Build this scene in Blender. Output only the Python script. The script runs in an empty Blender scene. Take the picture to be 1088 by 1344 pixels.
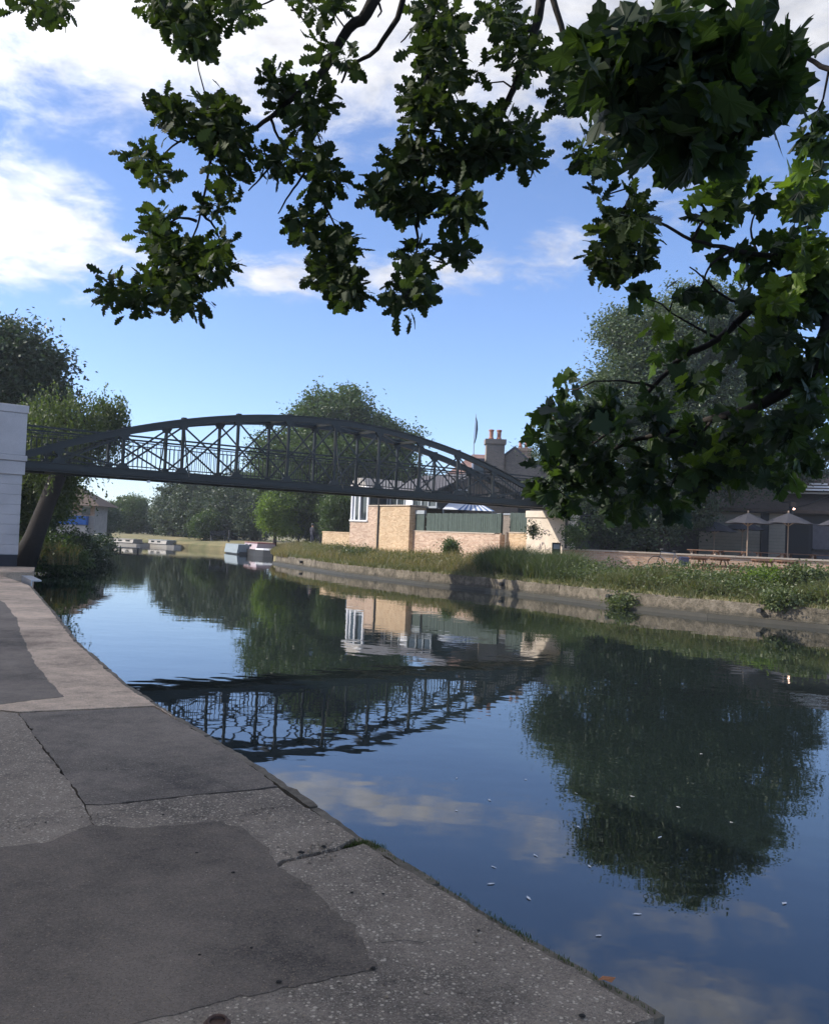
import bpy, math, random
import numpy as np
from mathutils import Vector, Matrix
R = math.radians
random.seed(7); rng = np.random.default_rng(7)
scn = bpy.context.scene
col = scn.collection

# ------------------------------------------------------------------ camera
FPX, CX, CY, HC = 1150., 544., 672., 2.05
PIT, ROL = R(1.6), R(2.4)
_fw = Vector((0, math.cos(PIT), math.sin(PIT))); _r0 = Vector((1, 0, 0)); _u0 = _r0.cross(_fw)
_ri = _r0*math.cos(ROL) + _u0*math.sin(ROL); _up = _u0*math.cos(ROL) - _r0*math.sin(ROL)
cam = bpy.data.cameras.new('camera'); camo = bpy.data.objects.new('camera', cam); col.objects.link(camo)
M4 = Matrix((_ri, _up, -_fw)).transposed().to_4x4(); M4.translation = (0, 0, HC); camo.matrix_world = M4
cam.sensor_fit = 'HORIZONTAL'; cam.sensor_width = 36; cam.lens = 36*FPX/1088
cam.clip_start = .05; cam.clip_end = 3000
scn.camera = camo
# ------------------------------------------------------------------ light
SUN_AZ, SUN_EL = R(-91), R(37)          # azimuth from +Y, positive to +X
sd = Vector((math.sin(SUN_AZ)*math.cos(SUN_EL), math.cos(SUN_AZ)*math.cos(SUN_EL), math.sin(SUN_EL)))
w = bpy.data.worlds.new('World'); scn.world = w; w.use_nodes = True
nt = w.node_tree; N = nt.nodes; L = nt.links; N.clear()
def nd(tree, t, **k):
    n = tree.nodes.new(t)
    for a, b in k.items(): setattr(n, a, b)
    return n
def mth(tree, op, a, b=None, c=None, clamp=False):
    n = tree.nodes.new('ShaderNodeMath'); n.operation = op; n.use_clamp = clamp
    for i, v in enumerate((a, b, c)):
        if v is None: continue
        if hasattr(v, 'is_output'): tree.links.new(v, n.inputs[i])
        else: n.inputs[i].default_value = v
    return n.outputs[0]
def mixc(tree, fac, a, b, mode='MIX'):
    n = tree.nodes.new('ShaderNodeMix'); n.data_type = 'RGBA'; n.blend_type = mode
    for s, v in ((n.inputs[0], fac), (n.inputs[6], a), (n.inputs[7], b)):
        if hasattr(v, 'is_output'): tree.links.new(v, s)
        elif isinstance(v, (int, float)): s.default_value = v
        else: s.default_value = (*v, 1)
    return n.outputs[2]
def ramp(tree, fac, stops):
    n = tree.nodes.new('ShaderNodeValToRGB'); e = n.color_ramp.elements
    while len(e) < len(stops): e.new(.5)
    for q, (p, c) in zip(e, stops):
        q.position = p; q.color = (*c, 1) if not isinstance(c, (int, float)) else (c, c, c, 1)
    tree.links.new(fac, n.inputs[0]); return n.outputs[0]
def noise(tree, vec, scale, detail=4, rough=.55, dist=0.):
    n = nd(tree, 'ShaderNodeTexNoise'); n.inputs['Scale'].default_value = scale; n.inputs['Detail'].default_value = detail
    n.inputs['Roughness'].default_value = rough; n.inputs['Distortion'].default_value = dist
    if vec is not None: tree.links.new(vec, n.inputs['Vector'])
    return n.outputs[0]
sky = nd(nt, 'ShaderNodeTexSky', sky_type='NISHITA'); sky.sun_disc = False
sky.sun_elevation = SUN_EL; sky.sun_rotation = SUN_AZ; sky.altitude = 20; sky.air_density = .8; sky.dust_density = .6; sky.ozone_density = 4.0
SKY_STR = .125
tc = nd(nt, 'ShaderNodeTexCoord'); sx = nd(nt, 'ShaderNodeSeparateXYZ'); L.new(tc.outputs['Generated'], sx.inputs[0])
az = mth(nt, 'ARCTAN2', sx.outputs[0], sx.outputs[1]); el = mth(nt, 'ARCSINE', sx.outputs[2])
def blob(a0, e0, ra, re, amp):       # a bank of cloud round azimuth a0, elevation e0 (degrees)
    a = mth(nt, 'DIVIDE', mth(nt, 'SUBTRACT', az, R(a0)), R(ra)); e = mth(nt, 'DIVIDE', mth(nt, 'SUBTRACT', el, R(e0)), R(re))
    q = mth(nt, 'ADD', mth(nt, 'MULTIPLY', a, a), mth(nt, 'MULTIPLY', e, e))
    return mth(nt, 'MULTIPLY', mth(nt, 'POWER', math.e, mth(nt, 'MULTIPLY', q, -1.)), amp)
zz = mth(nt, 'ADD', mth(nt, 'MAXIMUM', sx.outputs[2], 0.), .16)
cv = nd(nt, 'ShaderNodeCombineXYZ'); L.new(mth(nt, 'DIVIDE', sx.outputs[0], zz), cv.inputs[0]); L.new(mth(nt, 'DIVIDE', sx.outputs[1], zz), cv.inputs[1])
n1 = noise(nt, cv.outputs[0], 1.3, 3, .5); n2 = noise(nt, cv.outputs[0], 7.5, 8, .64, .3); n3_ = noise(nt, cv.outputs[0], 11, 5, .6, .2)
cov = mth(nt, 'MULTIPLY', mth(nt, 'SUBTRACT', n1, .5), .55)
cov = mth(nt, 'ADD', cov, mth(nt, 'MULTIPLY', mth(nt, 'SUBTRACT', n2, .5), 1.9))
gen = nd(nt, 'ShaderNodeMapRange'); gen.interpolation_type = 'SMOOTHSTEP'
for i, v in ((1, R(22)), (2, R(33)), (3, -.50), (4, .38)): gen.inputs[i].default_value = v
L.new(el, gen.inputs[0]); cov = mth(nt, 'ADD', cov, gen.outputs[0])
for b in ((-19, 28.5, 11, 5.5, .85), (-35, 26, 14, 9, .7), (-25, 16.6, 7.0, 3.4, 1.15), (-36, 17, 9, 3.5, .9), (-9.5, 15.9, 7.5, 1.5, 1.1), (0, 17.0, 7, 1.6, .85),
          (8.5, 18.5, 5, 2.2, .62), (-4, 27.5, 9, 6, .5), (8, 27, 10, 5, .6), (19, 20, 7, 4, .5), (22, 28, 9, 6, .62)):
    cov = mth(nt, 'ADD', cov, blob(*b))
mr = nd(nt, 'ShaderNodeMapRange'); mr.interpolation_type = 'SMOOTHSTEP'
for i, v in ((1, -.05), (2, .95), (3, 0), (4, .96)): mr.inputs[i].default_value = v
L.new(cov, mr.inputs[0])
dt = nd(nt, 'ShaderNodeVectorMath', operation='DOT_PRODUCT'); L.new(tc.outputs['Generated'], dt.inputs[0]); dt.inputs[1].default_value = sd
g = mth(nt, 'POWER', mth(nt, 'MAXIMUM', dt.outputs['Value'], 0.), 2.)
cl = mth(nt, 'ADD', .46, mth(nt, 'MULTIPLY', g, .9))
cl = mth(nt, 'MULTIPLY', cl, mth(nt, 'ADD', .55, mth(nt, 'MULTIPLY', n3_, .9)))
ccol = nd(nt, 'ShaderNodeVectorMath', operation='SCALE'); ccol.inputs[0].default_value = (.98, .985, 1.03); L.new(cl, ccol.inputs['Scale'])
skys = nd(nt, 'ShaderNodeVectorMath', operation='SCALE'); L.new(sky.outputs[0], skys.inputs[0]); skys.inputs['Scale'].default_value = SKY_STR; sky.sun_intensity = 1.0
bg = nd(nt, 'ShaderNodeBackground'); bg.inputs[1].default_value = 1
L.new(mixc(nt, mr.outputs[0], mixc(nt, 1., skys.outputs[0], (1.0, .99, 1.07), 'MULTIPLY'), ccol.outputs[0]), bg.inputs[0])
wo = nd(nt, 'ShaderNodeOutputWorld'); L.new(bg.outputs[0], wo.inputs[0])
sun = bpy.data.lights.new('sun', 'SUN'); sun.energy = 3.3; sun.angle = R(.5); sun.color = (1, .93, .82)
suno = bpy.data.objects.new('sun', sun); col.objects.link(suno); suno.rotation_euler = (-sd).to_track_quat('-Z', 'Y').to_euler()
vs = scn.view_settings; vs.view_transform = 'Standard'; vs.look = 'None'; vs.gamma = 1; vs.exposure = 0.88; vs.use_curve_mapping = False

# ------------------------------------------------------------------ helpers
def ray(x, y): return _fw + _ri*((x-CX)/FPX) - _up*((y-CY)/FPX)
def at(x, y, Y): d = ray(x, y); return Vector((0, 0, HC)) + d*(Y/d.y)
def onz(x, y, z): d = ray(x, y); return Vector((0, 0, HC)) + d*((z-HC)/d.z)
def tag(o, label=None, cat=None, group=None, kind=None):
    for k, v in (('label', label), ('category', cat), ('group', group), ('kind', kind)):
        if v: o[k] = v
    return o
def link(o, parent=None):
    col.objects.link(o)
    if parent: o.parent = parent
    return o
def thing(name, label, cat, loc=(0, 0, 0), rz=0, group=None):
    o = bpy.data.objects.new(name, None); o.empty_display_size = .2; link(o); o.location = loc; o.rotation_euler = (0, 0, rz)
    return tag(o, label, cat, group)
class MB:
    def __init__(s): s.v = []; s.f = []
    def add(s, vs, fs):
        b = len(s.v); s.v += [tuple(v) for v in vs]; s.f += [tuple(i+b for i in f) for f in fs]; return s
    def box(s, x0, x1, y0, y1, z0, z1):
        return s.add([(x0,y0,z0),(x1,y0,z0),(x1,y1,z0),(x0,y1,z0),(x0,y0,z1),(x1,y0,z1),(x1,y1,z1),(x0,y1,z1)],
                     [(3,2,1,0),(4,5,6,7),(0,1,5,4),(1,2,6,5),(2,3,7,6),(3,0,4,7)])
    def bar(s, p, q, w, h, up=(0, 0, 1)):
        p = Vector(p); q = Vector(q); d = (q-p).normalized(); a = d.cross(Vector(up))
        if a.length < 1e-4: a = d.cross(Vector((1, 0, 0)))
        a.normalize(); b = a.cross(d); a *= w/2; b *= h/2
        return s.add([p-a-b, p+a-b, p+a+b, p-a+b, q-a-b, q+a-b, q+a+b, q-a+b],
                     [(0,1,2,3),(7,6,5,4),(4,5,1,0),(5,6,2,1),(6,7,3,2),(7,4,0,3)])
    def tube(s, pts, rad, n=8, cap=True):
        pts = [Vector(p) for p in pts]
        if isinstance(rad, (int, float)): rad = [rad]*len(pts)
        vs = []; ref = None
        for i, p in enumerate(pts):
            d = (pts[min(i+1, len(pts)-1)] - pts[max(i-1, 0)]).normalized()
            if ref is None: ref = d.orthogonal().normalized()
            a = (ref - d*ref.dot(d)).normalized(); ref = a; b = d.cross(a)
            for k in range(n):
                t = 2*math.pi*k/n; vs.append(p + (a*math.cos(t)+b*math.sin(t))*rad[i])
        fs = [(i*n+k, i*n+(k+1) % n, (i+1)*n+(k+1) % n, (i+1)*n+k) for i in range(len(pts)-1) for k in range(n)]
        if cap: fs += [tuple(range(n-1, -1, -1)), tuple(range((len(pts)-1)*n, len(pts)*n))]
        return s.add(vs, fs)
    def lathe(s, prof, n=16, c=(0, 0)):
        vs = [(c[0]+r*math.cos(2*math.pi*k/n), c[1]+r*math.sin(2*math.pi*k/n), z) for r, z in prof for k in range(n)]
        fs = [(i*n+k, i*n+(k+1) % n, (i+1)*n+(k+1) % n, (i+1)*n+k) for i in range(len(prof)-1) for k in range(n)]
        fs += [tuple(range(n-1, -1, -1)), tuple(range((len(prof)-1)*n, len(prof)*n))]
        return s.add(vs, fs)
    def prism(s, poly, z0, z1):
        n = len(poly); vs = [(p[0], p[1], z0) for p in poly] + [(p[0], p[1], z1) for p in poly]
        return s.add(vs, [tuple(range(n-1, -1, -1)), tuple(range(n, 2*n))] + [(i, (i+1) % n, n+(i+1) % n, n+i) for i in range(n)])
    def yprism(s, prof, y0, y1):       # profile in x,z pushed along y
        n = len(prof); vs = [(p[0], y0, p[1]) for p in prof] + [(p[0], y1, p[1]) for p in prof]
        return s.add(vs, [tuple(range(n)), tuple(range(2*n-1, n-1, -1))] + [((i+1) % n, i, n+i, n+(i+1) % n) for i in range(n)])
    def xprism(s, prof, x0, x1):       # profile in y,z pushed along x
        n = len(prof); vs = [(x0, p[0], p[1]) for p in prof] + [(x1, p[0], p[1]) for p in prof]
        return s.add(vs, [tuple(range(n-1, -1, -1)), tuple(range(n, 2*n))] + [(i, (i+1) % n, n+(i+1) % n, n+i) for i in range(n)])
    def mesh(s, name, mat, smooth=False):
        me = bpy.data.meshes.new(name); me.from_pydata(s.v, [], s.f); me.materials.append(mat)
        if smooth: me.polygons.foreach_set('use_smooth', [True]*len(me.polygons))
        me.update(); return me
    def build(s, name, mat, parent=None, smooth=False, bevel=0, kind=None):
        o = bpy.data.objects.new(name, s.mesh(name, mat, smooth)); link(o, parent)
        if bevel: m = o.modifiers.new('bevel', 'BEVEL'); m.width = bevel; m.segments = 2; m.limit_method = 'ANGLE'
        if kind: o['kind'] = kind
        return o
def part(name, mat, parent, *b, **k): return MB().box(*b).build(name, mat, parent, **k)
def inst(name, me, parent, loc, rot=(0, 0, 0), sc=(1, 1, 1)):
    o = bpy.data.objects.new(name, me); link(o, parent); o.location = loc; o.rotation_euler = rot; o.scale = sc; return o
def copy_tree(o, parent=None):
    c = o.copy(); col.objects.link(c); c.parent = parent
    for ch in [q for q in o.children]: copy_tree(ch, c)
    return c
def npmesh(name, V, F, mat, smooth=False):
    me = bpy.data.meshes.new(name); nv, nf, k = len(V), len(F), F.shape[1]
    me.vertices.add(nv); me.vertices.foreach_set('co', V.astype(np.float32).ravel())
    me.loops.add(nf*k); me.loops.foreach_set('vertex_index', F.astype(np.int32).ravel())
    me.polygons.add(nf); me.polygons.foreach_set('loop_start', np.arange(0, nf*k, k, dtype=np.int32))
    me.polygons.foreach_set('use_smooth', np.full(nf, smooth))
    me.materials.append(mat); me.update(calc_edges=True); return me

# ------------------------------------------------------------------ materials
def newmat(name):
    m = bpy.data.materials.new(name); m.use_nodes = True; t = m.node_tree
    return m, t, t.nodes['Principled BSDF']
def coords(t): return nd(t, 'ShaderNodeTexCoord').outputs['Object']
def bump(t, bs, h, strength=.4, dist=.02):
    b = nd(t, 'ShaderNodeBump'); b.inputs['Strength'].default_value = strength; b.inputs['Distance'].default_value = dist
    t.links.new(h, b.inputs['Height']); t.links.new(b.outputs[0], bs.inputs['Normal'])
def plain(name, c, rough=.7, var=.25, scale=3., bmp=.2, bd=.01, metal=0, fine=40.):
    m, t, bs = newmat(name); co = coords(t)
    n = noise(t, co, scale, 6, .6); n3 = noise(t, co, fine, 3, .6)
    v = mth(t, 'ADD', mth(t, 'MULTIPLY', n, .65), mth(t, 'MULTIPLY', n3, .35))
    lo = tuple(x*(1-var) for x in c); hi = tuple(min(1, x*(1+var)) for x in c)
    t.links.new(ramp(t, v, [(.3, lo), (.7, hi)]), bs.inputs['Base Color'])
    bs.inputs['Roughness'].default_value = rough; bs.inputs['Metallic'].default_value = metal
    if bmp: bump(t, bs, v, bmp, bd)
    return m
def brickmat(name, c1, c2, mortar, wd=.225, ht=.075, blot=.6):
    m, t, bs = newmat(name); co = coords(t)
    s = nd(t, 'ShaderNodeSeparateXYZ'); t.links.new(co, s.inputs[0]); cb = nd(t, 'ShaderNodeCombineXYZ')
    t.links.new(mth(t, 'ADD', s.outputs[0], s.outputs[1]), cb.inputs[0]); t.links.new(s.outputs[2], cb.inputs[1])
    br = nd(t, 'ShaderNodeTexBrick'); t.links.new(cb.outputs[0], br.inputs['Vector'])
    br.inputs['Color1'].default_value = (*c1, 1); br.inputs['Color2'].default_value = (*c2, 1); br.inputs['Mortar'].default_value = (*mortar, 1)
    br.inputs['Scale'].default_value = 1; br.inputs['Brick Width'].default_value = wd; br.inputs['Row Height'].default_value = ht; br.inputs['Mortar Size'].default_value = .008; br.inputs['Bias'].default_value = 0
    n = noise(t, co, 1.1, 6, .65); n5 = noise(t, co, 9, 3, .7)
    k = mth(t, 'ADD', 1-blot, mth(t, 'MULTIPLY', mth(t, 'ADD', n, n5), blot))
    t.links.new(mixc(t, 1., br.outputs[0], k, 'MULTIPLY'), bs.inputs['Base Color'])
    bs.inputs['Roughness'].default_value = .9; bump(t, bs, mth(t, 'SUBTRACT', 1., br.outputs[1]), .5, .01); return m
def leafmat(name, cols, transl=.35, rough=.45, spec=.4):
    m, t, bs = newmat(name)
    gi = nd(t, 'ShaderNodeNewGeometry').outputs['Random Per Island']; oi = nd(t, 'ShaderNodeObjectInfo').outputs['Random']
    r = mth(t, 'FRACT', mth(t, 'ADD', gi, oi)); st = [(i/(len(cols)-1), c) for i, c in enumerate(cols)]
    c = ramp(t, r, st)
    t.links.new(c, bs.inputs['Base Color']); bs.inputs['Roughness'].default_value = rough; bs.inputs['Specular IOR Level'].default_value = spec
    tr = nd(t, 'ShaderNodeBsdfTranslucent'); t.links.new(mixc(t, 1., c, (1.5, 1.6, .55), 'MULTIPLY'), tr.inputs[0])
    mx = nd(t, 'ShaderNodeMixShader'); mx.inputs[0].default_value = transl
    t.links.new(bs.outputs[0], mx.inputs[1]); t.links.new(tr.outputs[0], mx.inputs[2])
    t.links.new(mx.outputs[0], t.nodes['Material Output'].inputs[0]); return m
def aggregate(name, base, stone, dens=.5, sc=55., grain=1.):
    m, t, bs = newmat(name); co = coords(t)
    v = nd(t, 'ShaderNodeTexVoronoi'); v.inputs['Scale'].default_value = sc; t.links.new(co, v.inputs['Vector'])
    v2 = nd(t, 'ShaderNodeTexVoronoi'); v2.inputs['Scale'].default_value = sc*2.3; t.links.new(co, v2.inputs['Vector'])
    big = noise(t, co, .9, 7, .62, .4); fine = noise(t, co, 210, 2, .7); mid = noise(t, co, 7, 6, .68); gr = noise(t, co, 75, 3, .75)
    s = nd(t, 'ShaderNodeSeparateColor'); t.links.new(v.outputs['Color'], s.inputs[0]); s2 = nd(t, 'ShaderNodeSeparateColor'); t.links.new(v2.outputs['Color'], s2.inputs[0])
    pick = mth(t, 'GREATER_THAN', mth(t, 'ADD', s.outputs[0], mth(t, 'MULTIPLY', mth(t, 'SUBTRACT', mid, .5), 1.2)), 1-dens)
    ins = mth(t, 'LESS_THAN', v.outputs['Distance'], mth(t, 'ADD', .16, mth(t, 'MULTIPLY', s.outputs[1], .30)))
    fac = mth(t, 'MULTIPLY', mth(t, 'MULTIPLY', pick, ins), .8)
    pick2 = mth(t, 'MULTIPLY', mth(t, 'GREATER_THAN', s2.outputs[0], 1-dens*.6), mth(t, 'LESS_THAN', v2.outputs['Distance'], .42))
    w_ = mth(t, 'ADD', mth(t, 'MULTIPLY', big, .45), mth(t, 'ADD', mth(t, 'MULTIPLY', gr, .30), mth(t, 'MULTIPLY', mid, .25)))
    b = ramp(t, w_, [(.38, tuple(x*.36 for x in base)), (.5, base), (.61, tuple(x*1.5 for x in base))])
    b = mixc(t, mth(t, 'MULTIPLY', pick2, .45), b, tuple(x*.9 for x in stone))
    dk = mth(t, 'MULTIPLY', mth(t, 'LESS_THAN', s2.outputs[1], .16), mth(t, 'LESS_THAN', v2.outputs['Distance'], .45))
    b = mixc(t, mth(t, 'MULTIPLY', dk, .6), b, tuple(x*.25 for x in base))
    st = ramp(t, s.outputs[2], [(0, tuple(x*.4 for x in stone)), (.55, (stone[0]*.8, stone[1]*.72, stone[2]*.62)), (.8, stone), (1, tuple(x*1.25 for x in stone))])
    t.links.new(mixc(t, fac, b, st), bs.inputs['Base Color']); bs.inputs['Roughness'].default_value = .9
    bump(t, bs, mth(t, 'ADD', mth(t, 'MULTIPLY', fac, .5), mth(t, 'ADD', mth(t, 'MULTIPLY', fine, .3), mth(t, 'ADD', gr, mid))), .9, .007); return m
M = dict(
    steel=plain('bridge_paint', (.009, .012, .011), .45, .3, 4, .15),
    deck=plain('deck_dark', (.03, .03, .032), .8),
    white=plain('white_masonry_paint', (.52, .50, .50), .75, .2, 1.2, .3),
    plinth=plain('dark_plinth', (.03, .03, .035), .7),
    cream=plain('cream_render', (.62, .53, .43), .85, .2, 1.6, .35),
    brickY=brickmat('stock_brick', (.40, .25, .13), (.58, .42, .26), (.50, .42, .32)),
    brickP=brickmat('pinkish_brick', (.36, .22, .15), (.56, .41, .30), (.5, .43, .36)),
    brickD=brickmat('dark_brick', (.19, .15, .12), (.25, .20, .16), (.27, .25, .22)),
    brickR=brickmat('orange_brick', (.44, .25, .15), (.52, .35, .24), (.5, .42, .34)),
    stone=plain('coping_stone', (.48, .40, .32), .85, .2),
    green=plain('green_fence_paint', (.045, .068, .056), .7, .4, 5, .3),
    slate=plain('slate', (.10, .095, .105), .7, .3, 6), tile=plain('brown_tile', (.085, .06, .045), .85, .35, 5, .5),
    tileP=plain('pinkish_tile', (.25, .15, .13), .8, .3, 5), pot=plain('terracotta', (.36, .17, .12), .8),
    glass=plain('dark_glass', (.03, .04, .045), .06, .3, 1, 0), frame=plain('white_frame_paint', (.78, .78, .8), .5, .08),
    greyframe=plain('grey_frame_paint', (.3, .33, .35), .5, .1),
    conc=plain('river_wall_concrete', (.215, .19, .15), .95, .62, 2.2, 1., .05, fine=11), concdark=plain('wet_concrete', (.05, .047, .038), .5, .3),
    boards=plain('cream_weatherboard', (.25, .225, .18), .7, .15), umb=plain('grey_canvas', (.04, .04, .05), .85, .1, 4, .1), pole=plain('pale_wood_pole', (.33, .24, .17), .7),
    wood=plain('picnic_wood', (.19, .10, .06), .75, .35, 6), woodlit=plain('sunlit_wood', (.40, .30, .22), .8, .3, 6), dark=plain('dark_paint', (.018, .018, .02), .6),
    black=plain('rubber_black', (.012, .012, .012), .7), chrome=plain('bike_metal', (.35, .36, .38), .35, .1, metal=1), bag=plain('blue_bag', (.03, .035, .075), .8),
    bark=plain('bark', (.065, .05, .04), .95, .4, 9, .9, .03), barkd=plain('dark_bark', (.022, .018, .016), .95, .4, 14, .8, .02),
    galv=plain('galvanised_steel', (.55, .56, .58), .45, .15, 6, .2, metal=.7),
    hullw=plain('white_hull', (.34, .31, .27), .5, .1), hullk=plain('black_hull', (.02, .02, .022), .5), cover=plain('grey_boat_cover', (.22, .26, .28), .7, .1), cabin=plain('maroon_cabin', (.20, .075, .07), .5, .15), cabinl=plain('pinkish_cabin_side', (.42, .33, .34), .5, .1),
    blue=plain('blue_fascia', (.03, .13, .42), .6), render=plain('pale_render', (.42, .38, .34), .8), purple=plain('faint_spray', (.30, .26, .33), .9), spray=plain('grey_spray', (.27, .24, .25), .9),
    tentw=plain('white_canvas', (.7, .72, .76), .8, .05), tentb=plain('blue_stripe', (.10, .18, .36), .8, .05),
    cloth=plain('dark_cloth', (.02, .022, .035), .9), skin=plain('skin', (.45, .28, .2), .6, .1), jeans=plain('blue_jeans', (.04, .05, .09), .9),
    asphalt=aggregate('worn_asphalt', (.175, .136, .10), (.42, .34, .25), .42, 90), asphalt2=aggregate('grey_asphalt', (.205, .165, .126), (.40, .33, .25), .4, 100),
    agg=aggregate('exposed_aggregate', (.275, .217, .16), (.60, .50, .37), .85, 62), tan=aggregate('tan_concrete', (.60, .445, .31), (.68, .54, .40), .25, 90),
    dirt=plain('joint_dirt', (.025, .022, .018), .95), edge=plain('mossy_edge', (.17, .14, .10), .95, .55, 5, .9, .02, fine=26),
    towpath=plain('dry_earth', (.34, .27, .19), .95, .3, 1.5, .6, .03), earth=plain('bank_soil', (.12, .11, .06), .95, .4, 1.2, .6),
    pale=plain('white_fluff', (.8, .8, .8), .8, .05), rust=plain('rusty_iron', (.11, .06, .04), .8, .4, 20), orange=plain('fallen_leaf', (.42, .16, .06), .7),
)
m, t, bs = newmat('lantern_glow'); bs.inputs['Emission Color'].default_value = (1, .62, .45, 1); bs.inputs['Emission Strength'].default_value = 4; M['glow'] = m
LF = dict(
    oak=leafmat('oak_leaf', [(.022, .038, .015), (.033, .052, .019), (.027, .045, .019), (.052, .075, .024)], .34, .6, .25),
    maple=leafmat('maple_leaf', [(.02, .036, .021), (.028, .047, .026), (.06, .10, .028), (.024, .042, .025), (.035, .06, .026)], .42, .5, .3),
    willow=leafmat('silver_willow_leaf', [(.07, .105, .052), (.095, .13, .068), (.05, .08, .042), (.12, .15, .085)], .25),
    dark=leafmat('dark_leaf', [(.025, .045, .022), (.035, .06, .028), (.05, .075, .03)], .2),
    mid=leafmat('mid_leaf', [(.05, .085, .025), (.07, .11, .03), (.04, .07, .025)], .3),
    bright=leafmat('bright_leaf', [(.10, .16, .03), (.14, .20, .04), (.08, .13, .03)], .5),
    poplar=leafmat('grey_green_leaf', [(.06, .085, .055), (.08, .11, .07), (.05, .07, .05)], .2),
    weep=leafmat('weeping_leaf', [(.06, .09, .03), (.085, .115, .035), (.045, .07, .03)], .4),
    dry=leafmat('dry_grass', [(.26, .20, .10), (.20, .165, .08), (.13, .125, .06), (.29, .22, .115)], .3),
    grass=leafmat('bank_grass_leaf', [(.085, .105, .04), (.11, .125, .05), (.17, .155, .08), (.065, .085, .033)], .32),
    reed=leafmat('reed_leaf', [(.05, .08, .03), (.07, .10, .035), (.09, .10, .05)], .3),
    nettle=leafmat('nettle_leaf', [(.075, .105, .035), (.095, .125, .045), (.055, .08, .03), (.14, .15, .07)], .32),
)
m, t, bs = newmat('river_wall_concrete'); co = coords(t)
a_ = noise(t, co, .8, 8, .7, .6); b_ = noise(t, co, 4.5, 8, .75, .3); c_ = noise(t, co, 22, 4, .7)
cc_ = ramp(t, mth(t, 'ADD', mth(t, 'MULTIPLY', a_, .4), mth(t, 'ADD', mth(t, 'MULTIPLY', b_, .4), mth(t, 'MULTIPLY', c_, .2))), [(.36, (.035, .03, .02)), (.46, (.10, .085, .06)), (.54, (.19, .16, .12)), (.66, (.31, .27, .21))])
sz = nd(t, 'ShaderNodeSeparateXYZ'); t.links.new(co, sz.inputs[0]); tm = nd(t, 'ShaderNodeMapRange'); tm.inputs[1].default_value = .12; tm.inputs[2].default_value = .26; tm.inputs[3].default_value = .85; tm.inputs[4].default_value = 0.
t.links.new(mth(t, 'ADD', sz.outputs[2], mth(t, 'MULTIPLY', mth(t, 'SUBTRACT', b_, .5), .3)), tm.inputs[0])
t.links.new(mixc(t, tm.outputs[0], cc_, (.045, .042, .03)), bs.inputs['Base Color']); bs.inputs['Roughness'].default_value = .95; bump(t, bs, mth(t, 'ADD', b_, mth(t, 'MULTIPLY', c_, .4)), 1., .08); M['conc'] = m
# water
m, t, bs = newmat('river_water'); co = coords(t)
bs.inputs['Base Color'].default_value = (.008, .013, .012, 1); bs.inputs['Roughness'].default_value = .015; bs.inputs['IOR'].default_value = 1.9
mp = nd(t, 'ShaderNodeMapping'); mp.inputs['Rotation'].default_value = (0, 0, R(35)); mp.inputs['Scale'].default_value = (1, 1.5, 1); t.links.new(co, mp.inputs[0])
h1 = noise(t, mp.outputs[0], .9, 2, .45); h2 = noise(t, mp.outputs[0], 3.6, 2, .5); h3 = noise(t, co, .09, 2, .5)
pm = nd(t, 'ShaderNodeMapRange'); pm.inputs[1].default_value = .42; pm.inputs[2].default_value = .62; t.links.new(h3, pm.inputs[0])
h = mth(t, 'ADD', mth(t, 'MULTIPLY', h1, 1.), mth(t, 'MULTIPLY', mth(t, 'MULTIPLY', h2, .22), mth(t, 'ADD', pm.outputs[0], .25)))
bump(t, bs, h, 1., .0032); M['water'] = m
m, t, bs = newmat('ground_grass'); co = coords(t)
t.links.new(ramp(t, noise(t, co, .6, 8, .65), [(.3, (.09, .10, .035)), (.5, (.17, .15, .07)), (.7, (.25, .20, .10))]), bs.inputs['Base Color']); bs.inputs['Roughness'].default_value = .95; M['lawn'] = m

# ------------------------------------------------------------------ terrain
A2 = Vector((-12.3, 27.5)); U2 = Vector((.80912685, .58763402)); N2 = Vector((-.58763402, .80912685)); BROT = math.atan2(U2.y, U2.x)
def BW(s, o, z=0): p = A2 + U2*s + N2*o; return Vector((p.x, p.y, z))
def TH(name, label, cat, s, o, z=0, group=None, rot=0): return thing(name, label, cat, BW(s, o, z), BROT+rot, group)
RB = [Vector(p) for p in ((40, -12), (24, 8), (14.5, 20), (11.4, 23.9), (8.9, 26.2), (6.6, 28.8), (5.2, 31.5), (3.0, 34.9), (.65, 37.6), (-3.2, 43), (-8.6, 54.5), (-9.7, 60), (-10.6, 68), (-12.6, 74.5), (-16, 79), (-21.5, 83.5), (-30, 87.5), (-60, 98), (-220, 150))]
LB = [Vector(p) for p in ((-3.2, 6), (-5.6, 11.6), (-7.6, 15.5), (-10.6, 21.3), (-12.4, 27), (-13.3, 31), (-15.8, 39), (-18.3, 47.8), (-19.8, 54.2), (-24, 66), (-34, 75), (-66, 86), (-220, 132))]
def offs(pl, d):
    out = []
    for i, p in enumerate(pl):
        e = (pl[min(i+1, len(pl)-1)] - pl[max(i-1, 0)]).normalized(); out.append(p + Vector((e.y, -e.x))*d)
    return out
def strips(pl, prof, far):
    mb = MB(); rows = [[(p.x, p.y, z) for p in offs(pl, d)] for d, z in prof]; n = len(pl)
    for a, b in zip(rows, rows[1:]):
        mb.add(a+b, [(i, i+1, n+i+1, n+i) for i in range(n-1)])
    last = rows[-1]; mb.add(last + [(x, y, last[0][2]) for x, y in far], [tuple(range(n+len(far)))]); return mb
wt = MB().add([(-250, -35, 0), (250, -35, 0), (250, 225, 0), (-250, 225, 0)], [(0, 1, 2, 3)]).build('water', M['water']); tag(wt, 'calm dark river mirroring the bridge, trees and sky', 'water', kind='structure')
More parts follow.
